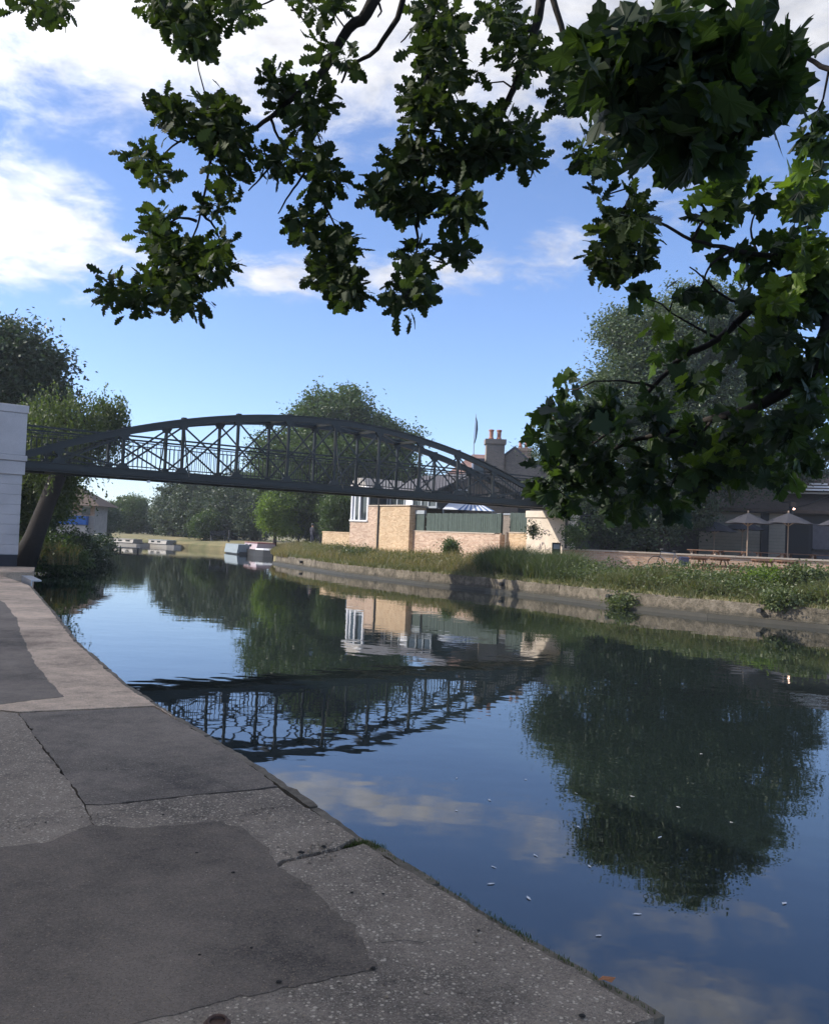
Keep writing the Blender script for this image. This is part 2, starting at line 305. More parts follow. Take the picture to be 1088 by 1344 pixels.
rb = strips(RB, ((.15, -.4), (.22, .42), (.4, .55), (1.2, .72), (4, .95), (7, .98)), ((-220, 220), (245, 220), (245, -30), (60, -30))).build('ground', M['lawn']); tag(rb, 'dry grassy ground of the bank with the brick walls', 'ground', kind='structure')
lb = strips(LB, ((0, -.25), (-.9, .3), (-3, .44)), ((-245, 132), (-245, -30), (-3.2, -30))).build('ground', M['earth']); tag(lb, 'earthy ground under the leaning willow and quay', 'ground', kind='structure')
# bare towpath below the walls
tp = MB(); a = offs(RB[1:11], 5.5); b = offs(RB[1:11], 8.5); n = len(a)
tp.add([(p.x, p.y, .985) for p in a+b], [(i, i+1, n+i+1, n+i) for i in range(n-1)]); tag(tp.build('path', M['towpath']), 'beige towpath in front of the brick walls', 'path', kind='structure')

# ------------------------------------------------------------------ quay (camera side)
QE = [onz(x, y, .5).to_2d() for x, y in ((870, 1331), (700, 1233), (480, 1101), (320, 991), (235, 941), (170, 900), (100, 840), (70, 801), (40, 768))]
def rough(poly, step=.12, amp=.012, seed=1):
    rr = random.Random(seed); out = []
    for i, p in enumerate(poly):
        q = poly[(i+1) % len(poly)]; p = Vector(p); q = Vector(q); k = max(1, int((q-p).length/step)); nn = Vector((-(q-p).y, (q-p).x)).normalized()
        for j in range(k): out.append(p.lerp(q, j/k) + nn*rr.gauss(0, amp)*(0 if j == 0 else 1))
    return out
back = [Vector((3.6, -1.2)), Vector((5.5, -4))]
quay = thing('quay', 'worn concrete quayside path with dark asphalt patches beside the river', 'quay'); quay['kind'] = 'structure'
inl = Vector((-.82, -.55))
base = [Vector((.66, 2.78))] + QE[0:] + [Vector((-11.2, 22.6)), Vector((-12.6, 26.4)), Vector((-22, 24)), Vector((-14, 8)), Vector((-9, -8)), Vector((6, -8)), Vector((1.9, .9))]
MB().prism([p + inl*.05 if 0 < i < 10 else p for i, p in enumerate(base)], -.6, .468).build('quay_wall', M['dirt'], quay)
def ip(*pts): return [onz(x, y, .5).to_2d() for x, y in pts]
def slab(poly, mat, z=.5, name='concrete_slab', seed=1, amp=.006, th=.03): return MB().prism(rough(rough(poly, .16, amp, seed), .035, amp*.45+.002, seed+50), z-th, z).build(name, mat, quay)
E = lambda i, d=.045: QE[i] + inl*d
J1 = ip((22, 935))[0]; J2 = ip((110, 1054))[0]; J3 = ip((122, 1082))[0]
S1 = ip((204, 927))[0]; S2 = ip((366, 1033))[0]; CR = ip((372, 1128))[0]; CR2 = ip((492, 1108))[0]
# slabs: far tan, rectangular patch bed, near left, near strip, near corner
slab([E(8), E(7), E(6), E(5), Vector((E(4).x, E(4).y)), ip((236, 943))[0]+inl*.03, ip((203, 926.5))[0], ip((25, 934.5))[0], ip((0, 932))[0], ip((-160, 946))[0], Vector((-9.5, 8)), Vector((-21, 23.6)), Vector((-12.5, 26))], M['tan'], seed=3)
slab([ip((202, 928))[0], ip((238, 945))[0]+inl*.03, ip((318, 992))[0]+inl*.035, ip((364, 1031.5))[0], ip((134, 1056))[0], ip((112, 1055))[0], ip((25, 936))[0]], M['asphalt2'], .4975, 'asphalt_patch', 4)
slab([ip((-160, 950))[0], ip((0, 934))[0], ip((23, 936))[0], ip((110, 1055.5))[0], ip((122, 1083))[0], ip((40, 1150))[0], ip((-160, 1190))[0], Vector((-6, 3.6))], M['agg'], .4995, seed=5)
slab([ip((113, 1057))[0], ip((136, 1057))[0], ip((364, 1034))[0], E(2)+Vector((-.35, .53)), E(2)+Vector((-.02, .04)), ip((440, 1113))[0], ip((370, 1129))[0], ip((320, 1160))[0], ip((60, 1160))[0], ip((124, 1082))[0]], M['agg'], .499, seed=6)
slab([ip((374, 1133))[0], ip((441, 1118))[0], E(2)+Vector((.03, -.05)), E(1), E(0), Vector((.62, 2.80)), Vector((1.7, .8)), Vector((3.5, -2)), Vector((-5.5, -2)), Vector((-5.6, 3.2)), ip((-160, 1200))[0], ip((60, 1164))[0], ip((318, 1164))[0]], M['agg'], .5, seed=7)
slab(ip((-330, 1150), (-150, 1132), (0, 1113), (69, 1105), (120, 1083), (184, 1088), (285, 1079), (322, 1090), (363, 1135), (432, 1190), (466, 1222), (496, 1272), (414, 1291), (299, 1314), (184, 1343), (60, 1385), (-160, 1420), (-330, 1400)), M['asphalt'], .5035, 'asphalt_patch', 8, .012)
slab(ip((-60, 930), (0, 925), (84, 915), (68, 899), (44, 870), (29, 835), (22, 813), (7, 793), (-6, 784), (-80, 800)), M['asphalt2'], .5035, 'asphalt_patch', 9, .009)
# edge strip: broken mossy arris
for i in range(len(QE)-1):
    a, b = QE[i], QE[i+1]; k = max(1, int((b-a).length/.55))
    for j in range(k):
        p = a.lerp(b, j/k+.004); q = a.lerp(b, (j+1)/k-.004); dz = random.uniform(-.014, .002)
        MB().prism(rough([p + inl*-.012, q + inl*-.012, q + inl*.042, p + inl*.042], .08, .006, i*9+j), .36, .497+dz).build('edge_stone', M['edge'], quay)
MB().prism(rough([Vector((.60, 2.86)), Vector((.88, 2.98)), Vector((.93, 2.90)), Vector((.74, 2.72)), Vector((.64, 2.74))], .05, .012, 3), .3, .455).build('edge_stone', M['edge'], quay)
# cracks, chipped gravel
for pts_ in (((-40, 1092), (20, 1080), (62, 1073), (108, 1060)), ((290, 1076), (325, 1071), (352, 1062), (400, 1058)), ((120, 1056), (150, 1066), (178, 1062)), ((500, 1240), (530, 1236), (556, 1240)), ((46, 886), (66, 884), (90, 881)), ((84, 912), (104, 910), (124, 909)), ((104, 868), (118, 868))):
    q = [onz(x, y, .5).to_2d() for x, y in pts_]; q = [Vector(v) for v in rough(q + q[::-1], .05, .008, int(abs(pts_[0][0])))]; q = q[:max(3, len(q)//2)]
    lft = [v + Vector((random.uniform(-.003, .003), random.uniform(.002, .006))) for v in q]; mb = MB(); n_ = len(q)
    mb.add([(v.x, v.y, .5046) for v in q] + [(v.x, v.y, .5046) for v in lft], [(i, i+1, n_+i+1, n_+i) for i in range(n_-1)]); mb.build('crack', M['dirt'], quay)
gv = MB(); rq = random.Random(4)
for (cx_, cy_, n_, sp_) in ((395, 1122, 60, 22), (340, 1072, 36, 26), (430, 1112, 36, 18), (130, 1072, 20, 18), (20, 1088, 24, 24), (620, 1250, 14, 70), (250, 1180, 14, 120), (560, 1300, 14, 60)):
    for _ in range(n_):
        p = onz(cx_+rq.gauss(0, sp_), cy_+rq.gauss(0, sp_*.22), .502); r_ = rq.uniform(.003, .009)
        vs_ = [(p.x+r_*rq.uniform(.6, 1.2)*math.cos(a*1.2566), p.y+r_*rq.uniform(.6, 1.2)*math.sin(a*1.2566), p.z) for a in range(5)] + [(p.x, p.y, p.z+r_*rq.uniform(.5, .9))]
        gv.add(vs_, [(a, (a+1) % 5, 5) for a in range(5)])
gv.build('gravel', M['agg'], quay, kind='stuff')
# moss and weeds in the joints
def blades(P, H, W, mat, name, parent=None, lean=.35, seg=2):
    n = len(P); P = np.asarray(P); H = np.broadcast_to(H, n)*rng.uniform(.55, 1.15, n); a = rng.uniform(0, 2*np.pi, n); b = rng.uniform(0, 2*np.pi, n)
    side = np.stack([np.cos(a), np.sin(a), np.zeros(n)], 1); ln = np.stack([np.cos(b), np.sin(b), np.zeros(n)], 1)*(H*lean*rng.uniform(.2, 1.4, n))[:, None]
    W = np.broadcast_to(W, n)*rng.uniform(.6, 1.3, n); rows = []
    for i in range(seg+1):
        t = i/seg; c = P + ln*t*t + np.stack([np.zeros(n), np.zeros(n), H*t*(1-.15*t)], 1); ww = (W*(1-t*.92)/2)[:, None]
        rows += [c - side*ww, c + side*ww]
    k = 2*(seg+1); V = np.stack(rows, 1).reshape(-1, 3); F = np.array([(2*i, 2*i+1, 2*i+3, 2*i+2) for i in range(seg)])
    F = (np.arange(n)[:, None, None]*k + F[None]).reshape(-1, 4); me = npmesh(name, V, F, mat); o = bpy.data.objects.new(name, me); link(o, parent); o['kind'] = 'stuff'; return o
pts = []
def scat(poly_px, n, sp, z=.5):
    q = [onz(x, y, z) for x, y in poly_px]
    for _ in range(n):
        i = random.randrange(len(q)-1); p = q[i].lerp(q[i+1], random.random()); pts.append((p.x+random.gauss(0, sp), p.y+random.gauss(0, sp), p.z-.01))
scat(((470, 1104), (500, 1112)), 420, .022); scat(((375, 1128), (470, 1106)), 260, .014, .485); scat(((500, 1113), (640, 1198), (700, 1235)), 330, .012); scat(((40, 771), (60, 792), (66, 800)), 260, .04); scat(((700, 1235), (860, 1328)), 120, .008)
tag(blades(np.array(pts), .022, .004, LF['nettle'], 'moss'), 'green moss and weeds in the cracks of the quay edge', 'moss')
# litter: pebbles, crumbs of asphalt, the odd fallen leaf
for x, y, s in ((258, 1120, .013), (306, 1146, .012), (262, 1254, .008), (390, 1195, .008), (214, 1070, .012), (462, 1172, .014), (503, 1174, .013), (490, 1272, .016), (366, 1290, .014), (628, 1222, .01), (764, 1335, .018), (430, 1080, .01), (395, 1120, .022), (425, 1112, .018), (140, 1010, .009), (60, 1080, .01), (330, 1245, .008)):
    p = onz(x, y, .504); mb = MB(); k = 7; s *= random.uniform(.5, .85)
    prof = [(s*.6, 0), (s, s*.15), (s*.8, s*.38), (s*.3, s*.5)]; mb.lathe(prof, k); mb.v = [(v[0]*random.uniform(.7, 1.3), v[1]*random.uniform(.7, 1.3), v[2]*random.uniform(.8, 1.2)) for v in mb.v]
    o = mb.build('pebble', M['dirt']); o.location = p; tag(o, 'small dark crumb of grit lying on the quay path', 'pebble', 'grit scattered on the quay')
p = onz(800, 1290, .5); mb = MB().add([(-.03, 0, .004), (-.01, .016, .012), (.02, .014, .006), (.034, 0, .016), (.015, -.014, .004), (-.012, -.012, .012)], [(0, 1, 2, 3, 4, 5)]); mb.v += []
o = mb.build('fallen_leaf', M['orange']); o.location = p + Vector((-.012, 0, .002)); tag(o, 'orange fallen leaf lying on the quay edge', 'leaf')
# mooring ring set in the path
p = onz(285, 1345, .504); mr_ = thing('mooring_ring', 'rusty iron mooring ring set in the quay path', 'mooring ring', p); mr_.scale = (.7, .7, .7)
MB().tube([(.042*math.cos(a*math.pi/9), .042*math.sin(a*math.pi/9), .012+.004*math.sin(a*math.pi/9)) for a in range(19)], .008, 8, False).build('ring', M['rust'], mr_, True)
MB().lathe([(.06, -.004), (.062, .003), (.03, .006), (.0, .006)], 14).build('plate', M['rust'], mr_)
# galvanised channel and stone step at the far corner of the quay
g = thing('steel_channel', 'galvanised steel channel bolted on the quay corner by the white pier', 'channel', (-9.25, 21.35, .5), math.atan2(.86, -.5))
part('web', M['galv'], g, -.05, 1.9, -.03, .0, -.34, .10); part('flange', M['galv'], g, -.05, 1.9, -.24, -.033, .07, .10); part('flange', M['galv'], g, -.05, 1.9, -.24, -.033, -.34, -.31)
st = MB().prism(rough([Vector((-11.25, 23.4)), Vector((-10.5, 24.3)), Vector((-11.6, 27.0)), Vector((-14, 26.6)), Vector((-14, 23.3))], .3, .02, 2), .1, .62).build('stone_step', M['tan']); tag(st, 'low stone landing step below the white bridge pier', 'step')

# ------------------------------------------------------------------ bridge
br = TH('footbridge', 'dark iron arched lattice footbridge spanning the river', 'bridge', 0, 0, 0)
S0, SM, S1_ = -.35, 11.25, 22.85
def arch(s): return 6.46 - 2.33*((s-SM)/11.4)**2
posts = [SM + 2.05*k for k in range(-5, 6)]
postme = {}
for o_ in (0., 1.65):
    mb = MB(); prof = []
    ss = np.linspace(S0, S1_, 49)
    top = [(s, arch(s)) for s in ss]; bot = [(s, max(arch(s)-.21, 3.75)) for s in ss]
    mb.yprism(top + bot[::-1], o_-.07, o_+.07); mb.build('top_chord', M['steel'], br)
    mb = MB()
    for dz, hw in ((0.012, .19), ):
        mb.yprism([(s, arch(s)+.004) for s in ss] + [(s, arch(s)+.03) for s in ss[::-1]], o_-.13, o_+.13)
    mb.build('flange', M['steel'], br)
    part('bottom_chord', M['steel'], br, S0-.1, S1_+2.2, o_-.05, o_+.05, 3.66, 3.90)
    part('flange', M['steel'], br, S0-.1, S1_+2.2, o_-.11, o_+.11, 3.63, 3.657)
    part('flange', M['steel'], br, S0-.1, S1_+2.2, o_-.11, o_+.11, 3.903, 3.93)
    for s in posts:
        zt = arch(s)-.20
        if zt < 4.25: continue
        part('post', M['steel'], br, s-.045, s+.045, o_-.05, o_+.05, 3.93, zt)
        MB().yprism([(s-.20, zt+.02), (s+.20, zt+.02), (s+.10, zt-.15), (s-.10, zt-.15)], o_-.055, o_+.055).build('gusset', M['steel'], br)
        MB().yprism([(s-.24, 3.925), (s+.24, 3.925), (s+.10, 4.1), (s-.10, 4.1)], o_-.055, o_+.055).build('gusset', M['steel'], br)
        part('rivet_cap', M['steel'], br, s-.07, s+.07, o_-.1, o_+.1, arch(s)+.03, arch(s)+.075)
    for a, b in zip(posts, posts[1:]):
        za, zb = arch(a)-.24, arch(b)-.24
        if min(za, zb) < 4.1: za = max(za, 4.0); zb = max(zb, 4.0)
        MB().bar((a, o_+.03, 3.97), (b, o_+.03, zb), .015, .065).build('diagonal', M['steel'], br)
        MB().bar((a, o_-.03, za), (b, o_-.03, 3.97), .015, .065).build('diagonal', M['steel'], br)
    for s in (posts[2], posts[5], posts[8]):      # bowed outrigger braces
        sg = -1 if o_ == 0 else 1
        MB().tube([(s, o_+sg*.05, arch(s)-.45), (s, o_+sg*.12, 5.4), (s, o_+sg*.35, 4.6), (s, o_+sg*.75, 3.75)], .025, 6).build('outrigger', M['steel'], br)
    # parapet rails and balusters
    yi = o_ + (.13 if o_ == 0 else -.13)
    MB().bar((S0, yi, 5.05), (S1_+2, yi, 5.05), .05, .06).build('handrail', M['steel'], br)
    MB().bar((S0, yi, 4.84), (S1_+2, yi, 4.84), .04, .035).build('rail', M['steel'], br)
    MB().bar((S0, yi, 4.02), (S1_+2, yi, 4.02), .04, .035).build('rail', M['steel'], br)
    me = MB().box(-.009, .009, -.009, .009, 4.02, 4.84).mesh('baluster', M['steel'])
    for k in range(148): inst('baluster', me, br, (S0+.2+k*.162, yi, 0))
for s in posts[3:8]: MB().bar((s, .09, arch(s)-.12), (s, 1.56, arch(s)-.12), .08, .09).build('cross_brace', M['steel'], br)
for a, b in zip(posts[3:7], posts[4:8]): MB().bar((a, .09, arch(a)-.16), (b, 1.56, arch(b)-.16), .05, .05).build('cross_brace', M['steel'], br)
part('deck', M['deck'], br, S0-1.9, S1_+2.2, .06, 1.59, 3.76, 3.82)
for s in posts: part('cross_girder', M['steel'], br, s-.05, s+.05, .06, 1.59, 3.62, 3.757)
part('bulkhead_light', M['frame'], br, 3.9, 3.98, -.1, .0, 3.5, 3.58); part('service_pipe', M['steel'], br, 0, 22.5, -.16, -.115, 3.70, 3.74)
# left pier
lp = TH('bridge_pier', 'white painted masonry pier holding the end of the footbridge', 'pier', -.2, -.4, .5)
part('plinth', M['plinth'], lp, -2.9, -.02, -.33, 2.75, -.3, .48)
z = .48
for k in range(8):
    part('course_block', M['white'], lp, -1.45, 0, -.3, .75, z+.012, z+.305, bevel=.008); part('course_block', M['white'], lp, -2.85, -1.462, -.3, .75, z+.012, z+.305, bevel=.008)
    z += .305
part('core', M['white'], lp, -2.8, -.015, -.285, 2.7, .48, 5.0)
part('cornice', M['white'], lp, -2.95, .06, -.36, .8, z+.012, z+.42, bevel=.015); part('cornice', M['white'], lp, -3.0, .10, -.4, .85, z+.43, z+.60, bevel=.02)
part('pilaster', M['white'], lp, -1.0, .05, -.34, .3, z+.61, 4.82, bevel=.012); part('pilaster_cap', M['white'], lp, -1.03, .08, -.37, .33, 4.825, 5.06, bevel=.012)
part('parapet', M['white'], lp, -2.85, -1.01, -.28, .2, z+.61, 5.0)
# right abutment
ra = TH('bridge_abutment', 'cream rendered abutment with spray scrawl under the bridge end', 'abutment', 24.3, 0, .9)
part('wall', M['cream'], ra, 0, .6, -.05, 2.88, 0, 2.32, bevel=.02); part('cap_course', M['cream'], ra, -.06, .66, -.1, 2.93, 2.34, 2.68, bevel=.02)
part('wing_wall', M['plinth'], ra, .62, 6, -.03, 2.86, -.1, 2.66); part('base_band', M['greyframe'], ra, -.025, .0, -.05, 2.85, 0, .55); part('downpipe', M['dark'], ra, -.1, -.02, .05, .13, .3, 2.5)  # wing wall reuses the near-black plinth colour
rr = random.Random(5)
def scrawl(y0, z0, wd, ht, n, mat, th=.012):
    p = [(-.012, y0 - wd*i/n + rr.gauss(0, .02), z0 + rr.uniform(-.5, .5)*ht) for i in range(n+1)]
    q = []
    for a, b in zip(p, p[1:]): q += [a, tuple((u_+v_)/2 for u_, v_ in zip(a, b))]
    MB().tube(q, th, 5).build('graffiti', mat, ra)
scrawl(2.35, 1.55, 1.25, .16, 26, M['spray']); scrawl(2.3, 1.35, .6, .2, 9, M['purple'], .008); scrawl(2.0, .95, .9, .45, 14, M['purple'], .008); scrawl(1.7, 1.7, .5, .12, 8, M['purple'], .009)
sb = thing('notice_board', 'dark framed notice board leaning below the cream abutment', 'notice board', at(730, 724, 41.3), R(12))
part('panel', M['dark'], sb, -.21, .21, 0, .04, -.3, .42); part('sheet', M['greyframe'], sb, -.16, .16, -.012, -.002, .12, .34)

# ------------------------------------------------------------------ brick walls and the fence
GZ = .85
bwl = TH('brick_wall', 'low orange brick garden wall beside the window gable', 'wall', 24.35, 19.72, GZ)
part('brickwork', M['brickY'], bwl, 0, .3, 0, 3.6, -.4, 1.22); part('coping', M['brickY'], bwl, -.03, .33, .02, 3.62, 1.223, 1.30)
bh = TH('brick_house', 'tan brick riverside building with white framed bay window and glazed upper storey', 'building', 24.3, 13.0, GZ)
part('wall', M['brickY'], bh, 0, 1.2, 0, 3.55, -.4, 2.97); part('wall', M['brickP'], bh, 0, 4, 3.57, 6.68, -.4, 2.05)
part('wall', M['brickP'], bh, .004, 4, 3.57, 4.65, 2.05, 3.02); part('coping', M['stone'], bh, -.05, 1.25, -.05, 4.6, 3.025, 3.085)
part('drainpipe', M['dark'], bh, -.09, -.01, 3.26, 3.34, -.3, 3.5)
wd = part('window', M['glass'], bh, .12, 3, 4.67, 6.6, 2.12, 4.05)
for y in (4.66, 5.62, 6.58): part('frame', M['frame'], wd, -.02, .1, y-.06, y+.06, 2.1, 4.05)
part('frame', M['frame'], wd, -.021, .1, 4.6, 6.64, 4.05, 4.16); part('sill', M['frame'], wd, -.09, .1, 4.56, 6.68, 2.03, 2.12); part('curtain', M['tentw'], wd, .108, .119, 6.3, 6.5, 2.13, 4.04)
gb = MB().xprism([(4.5, 4.2), (6.75, 4.2), (6.1, 4.85), (5.2, 4.85)], -.15, 3).build('gable', M['render'], bh); part('bargeboard', M['frame'], gb, -.2, -.152, 4.4, 6.85, 4.165, 4.26)
gl = part('glazed_room', M['glass'], bh, 1.4, 4, -.9, 4.5, 2.9, 4.0)
for y in (4.42, 4.1, 3.3, 2.5, 1.6, .7, 0., -.8): part('mullion', M['greyframe'], gl, 1.33, 1.398, y-.05, y+.05, 3.08, 4.0)
part('sill', M['greyframe'], gl, 1.3, 1.398, -.9, 4.5, 2.95, 3.07)
part('curtain', M['tentw'], gl, 1.385, 1.397, 1.65, 2.4, 3.1, 3.98)
MB().add([(1.1, -1.2, 4.0), (1.1, 4.62, 4.0), (4.4, 4.62, 5.2), (4.4, -1.2, 5.2), (1.1, -1.2, 4.1), (1.1, 4.62, 4.1), (4.4, 4.62, 5.3), (4.4, -1.2, 5.3)], [(3,2,1,0),(4,5,6,7),(0,1,5,4),(1,2,6,5),(2,3,7,6),(3,0,4,7)]).build('roof', M['slate'], bh)
fw_ = TH('brick_wall', 'pink brick boundary wall carrying the long green board fence', 'wall', 24.6, 5.62, GZ)
part('brickwork', M['brickP'], fw_, 0, .35, 0, 7.36, -.4, 1.5); part('coping', M['stone'], fw_, -.03, .38, 0, 7.36, 1.503, 1.56)
part('pier', M['brickP'], fw_, 0, .36, -.42, -.003, -.4, 1.5)
fw2 = TH('brick_wall', 'yellow brick recessed wall between the fence step and the abutment', 'wall', 25.05, 2.95, GZ)
part('brickwork', M['brickY'], fw2, 0, .35, 0, 2.25, -.4, 1.6); part('coping', M['stone'], fw2, -.03, .38, 0, 2.25, 1.603, 1.65)
def fence(nm, s, o, ln, z0, ht, lab):
    f = TH('board_fence', lab, 'fence', s, o, z0); k = int(ln/.16)
    for i in range(k):
        o_ = part('board', M['green'], f, random.uniform(-.008, .008), .03, i*.16+.006, i*.16+.154, 0, ht+random.uniform(-.012, .012))
    for i in range(int(ln/1.9)+1): part('post', M['green'], f, .03, .13, min(i*1.9, ln-.1), min(i*1.9, ln-.1)+.1, 0, ht+.03)
    for zz_ in (.2, ht-.25): part('rail', M['green'], f, .031, .09, .1, ln-.02, zz_, zz_+.08)
fence('f', 24.68, 5.25, 6.7, 2.415, 1.03, 'long green painted board fence on the pink brick wall'); fence('f', 25.12, 2.95, 2.2, 2.51, 1.0, 'short green board fence on the recessed yellow brick wall')
gp = TH('brick_gatepost', 'grey lead topped green panel at the fence end by the building', 'post', 24.66, 12.02, 2.415); part('panel', M['green'], gp, 0, .08, 0, .85, 0, .98); part('cap', M['greyframe'], gp, -.04, .12, -.03, .88, .983, 1.2)
bk = TH('brick_wall', 'dark brown brick yard wall behind the green fence', 'wall', 28.5, 7.2, 1); part('brickwork', M['brickD'], bk, 0, .3, 0, 6.2, 0, 2.55); part('coping', M['greyframe'], bk, -.05, .35, 0, 6.2, 2.553, 2.64)
for y in (.2, 2.2, 4.3): part('pier', M['brickR'], bk, -.08, -.003, y, y+.35, 0, 2.5)
# striped gazebo behind the fence
tn = thing('gazebo', 'white canvas gazebo roof with blue stripes behind the green fence', 'gazebo', at(612, 690, 53).to_2d().to_3d() + Vector((0, 0, 1.4)))
ap = (-.2, 0, 2.95); cs = [(-1.5, -.8, 2.35), (1.5, -.8, 2.35), (1.5, .8, 2.35), (-1.5, .8, 2.35)]; ap2 = (.55, 0, 2.95); ap1 = (-.95, 0, 2.95)
mb = MB().add(cs+[ap1, ap2], [(0, 1, 5, 4), (1, 2, 5), (2, 3, 4, 5), (3, 0, 4)]); mb.build('canopy', M['tentw'], tn)
for k in range(7):
    a = Vector(cs[0]).lerp(Vector(cs[1]), .3+k*.115); a2 = Vector(cs[0]).lerp(Vector(cs[1]), .3+k*.115+.05); b = Vector(ap1).lerp(Vector(ap2), .75+k*.035); MB().add([a+Vector((0, -.006, .004)), a2+Vector((0, -.006, .004)), b+Vector((.01, -.006, .006)), b+Vector((0, -.006, .006))], [(0, 1, 2, 3)]).build('stripe', M['tentb'], tn)
for x in (-1.45, 1.45):
    for y in (-.75, .75): part('leg', M['greyframe'], tn, x-.03, x+.03, y-.03, y+.03, -.4, 2.36)

# ------------------------------------------------------------------ chimney house
ch = thing('brick_house', 'dark brick house with tall twin-pot chimney behind the bridge', 'house', (5.6, 58, 1))
part('wall', M['brickD'], ch, -3.6, 2.6, 0, 7, -.1, 5.3); part('wall', M['brickD'], ch, -.6, 2.6, -.3, -.004, -.1, 6.0)  # brick kept dark, the shade on the front is put into its colour
MB().yprism([(-.62, 5.9), (2.3, 5.9), (.85, 7.12)], -.29, 5).build('gable', M['brickD'], ch)
MB().yprism([(-.85, 5.75), (.85, 7.15), (2.5, 5.75), (2.5, 5.9), (.85, 7.32), (-.85, 5.9)], -.2, 5.2).build('roof', M['slate'], ch)
MB().add([(-4.3, -.2, 4.7), (-.63, -.2, 5.3), (-.63, 2.4, 6.9), (-1.75, 2.4, 6.9), (-4.3, 5.2, 4.7), (-.63, 5.2, 5.3)], [(0, 1, 2, 3), (3, 2, 5, 4), (0, 3, 4), (1, 5, 2), (4, 5, 1, 0)]).build('roof', M['tileP'], ch)
cst = part('chimney', M['brickD'], ch, -1.05, .15, -.55, .5, 2.5, 7.35); part('crown', M['brickD'], cst, -1.14, .24, -.63, .58, 7.353, 7.68)
for x in (-.72, -.2): MB().lathe([(.17, 7.68), (.17, 7.8), (.13, 7.85), (.14, 8.22), (.18, 8.27), (.18, 8.34), (.13, 8.36)], 12, (x, 0)).build('chimney_pot', M['pot'], cst)
dm = part('dormer', M['slate'], ch, -1.85, -1.15, -.75, 1.5, 5.0, 6.35); part('window', M['glass'], dm, -1.78, -1.22, -.78, -.753, 5.3, 6.1); part('frame', M['frame'], dm, -1.98, -1.86, -.76, -.6, 5.6, 6.2)
for x in (-2.6, 1.6): wn = part('window', M['glass'], ch, x-.4, x+.4, -.36, -.305, 2.9, 4.2); part('frame', M['frame'], wn, x-.45, x+.45, -.38, -.362, 4.2, 4.28)
lr = thing('slate_shed', 'low slate roofed outbuilding left of the chimney house', 'building', (1.4, 56, 1)); part('wall', M['brickD'], lr, -1.6, 1.0, 0, 5, -.1, 3.4)
MB().yprism([(-1.9, 3.35), (1.3, 3.35), (1.3, 4.7), (-.9, 4.7)], -.2, 5.2).build('roof', M['slate'], lr)
fp = thing('flagpole', 'slim flagpole with a furled dark flag above the roof ridge', 'flagpole', (3.9, 60, 7.3)); MB().tube([(0, 0, -1.5), (-.02, 0, 1.6), (.05, 0, 3.35)], [.035, .03, .02], 6).build('pole', M['greyframe'], fp)
mb = MB(); mb.tube([(.02, 0, 1.3), (.10, .04, 1.7), (.14, .02, 2.3), (.12, 0, 2.8), (.06, 0, 3.1)], [.02, .05, .075, .05, .02], 7); mb.build('flag', M['cloth'], fp, True)
c2 = thing('brick_house', 'brick house with short chimney half hidden by maple leaves', 'house', (8.4, 61, 1)); part('wall', M['brickD'], c2, -1.2, 5, 0, 5, -.1, 6.2); MB().yprism([(-1.4, 6.1), (5.2, 6.1), (1.9, 7.3)], -.2, 5).build('roof', M['slate'], c2)
cc = part('chimney', M['brickR'], c2, -1.5, -.5, -.4, .4, 4.5, 7.3); part('crown', M['brickR'], cc, -1.56, -.44, -.46, .46, 7.303, 7.5)
for x in (-1.2, -.8): MB().lathe([(.12, 7.5), (.11, 7.9), (.14, 7.98)], 10, (x, 0)).build('chimney_pot', M['pot'], cc)

# ------------------------------------------------------------------ river wall on the far side
rw = thing('river_wall', 'weathered concrete river wall with ledge along the far bank', 'wall'); 
seg = RB[0:11]
for i in range(len(seg)-1):
    a, b = seg[i], seg[i+1]; ln = (b-a).length; k = max(1, round(ln/2.6)); d = (b-a).normalized(); nn = Vector((d.y, -d.x))
    for j in range(k):
        p = a + d*(ln*j/k+.006); q = a + d*(ln*(j+1)/k-.006); hz = .52+random.uniform(-.025, .02)
        prof = [(-.02, -.5), (-.02, .13), (.10, .15), (.13, hz-.04), (.17, hz), (.62, hz-.01+random.uniform(-.02, .02)), (.62, -.5)]
        K = 5; vs = []
        for e in range(K+1):
            c = p.lerp(q, e/K)
            for (x, z) in prof: vs.append((c.x+nn.x*(x+random.gauss(0, .014)), c.y+nn.y*(x+random.gauss(0, .014)), z+(random.gauss(0, .013) if z > .2 else 0)))
        P_ = len(prof); fs = [(e*P_+v, e*P_+v+1, (e+1)*P_+v+1, (e+1)*P_+v) for e in range(K) for v in range(P_-1)] + [tuple(range(P_-1, -1, -1)), tuple(range(K*P_, (K+1)*P_))]
        MB().add(vs, fs).build('wall_section', M['conc'], rw)
    MB().bar((*(a - nn*.05), .05), (*(b - nn*.05), .05), .06, .12).build('ledge', M['concdark'], rw)
for x, y in ((658, 772), (798, 786), (998, 803), (395, 741)):
    # outlet pipes in the face of the wall
    best = None
    for i in range(len(seg)-1):
        for tt in np.linspace(0, 1, 60):
            c = seg[i].lerp(seg[i+1], tt); d = (seg[i+1]-seg[i]).normalized(); nn = Vector((d.y, -d.x)); w3 = Vector((c.x, c.y, .33)) - Vector((0, 0, HC)); px = CX+FPX*w3.dot(_ri)/w3.dot(_fw)
            if best is None or abs(px-x) < best[0]: best = (abs(px-x), c, nn)
    c, nn = best[1], best[2]; MB().tube([(*(c - nn*.06), .34), (*(c + nn*.2), .34)], .075, 10).build('drain_outlet', M['dark'], rw)

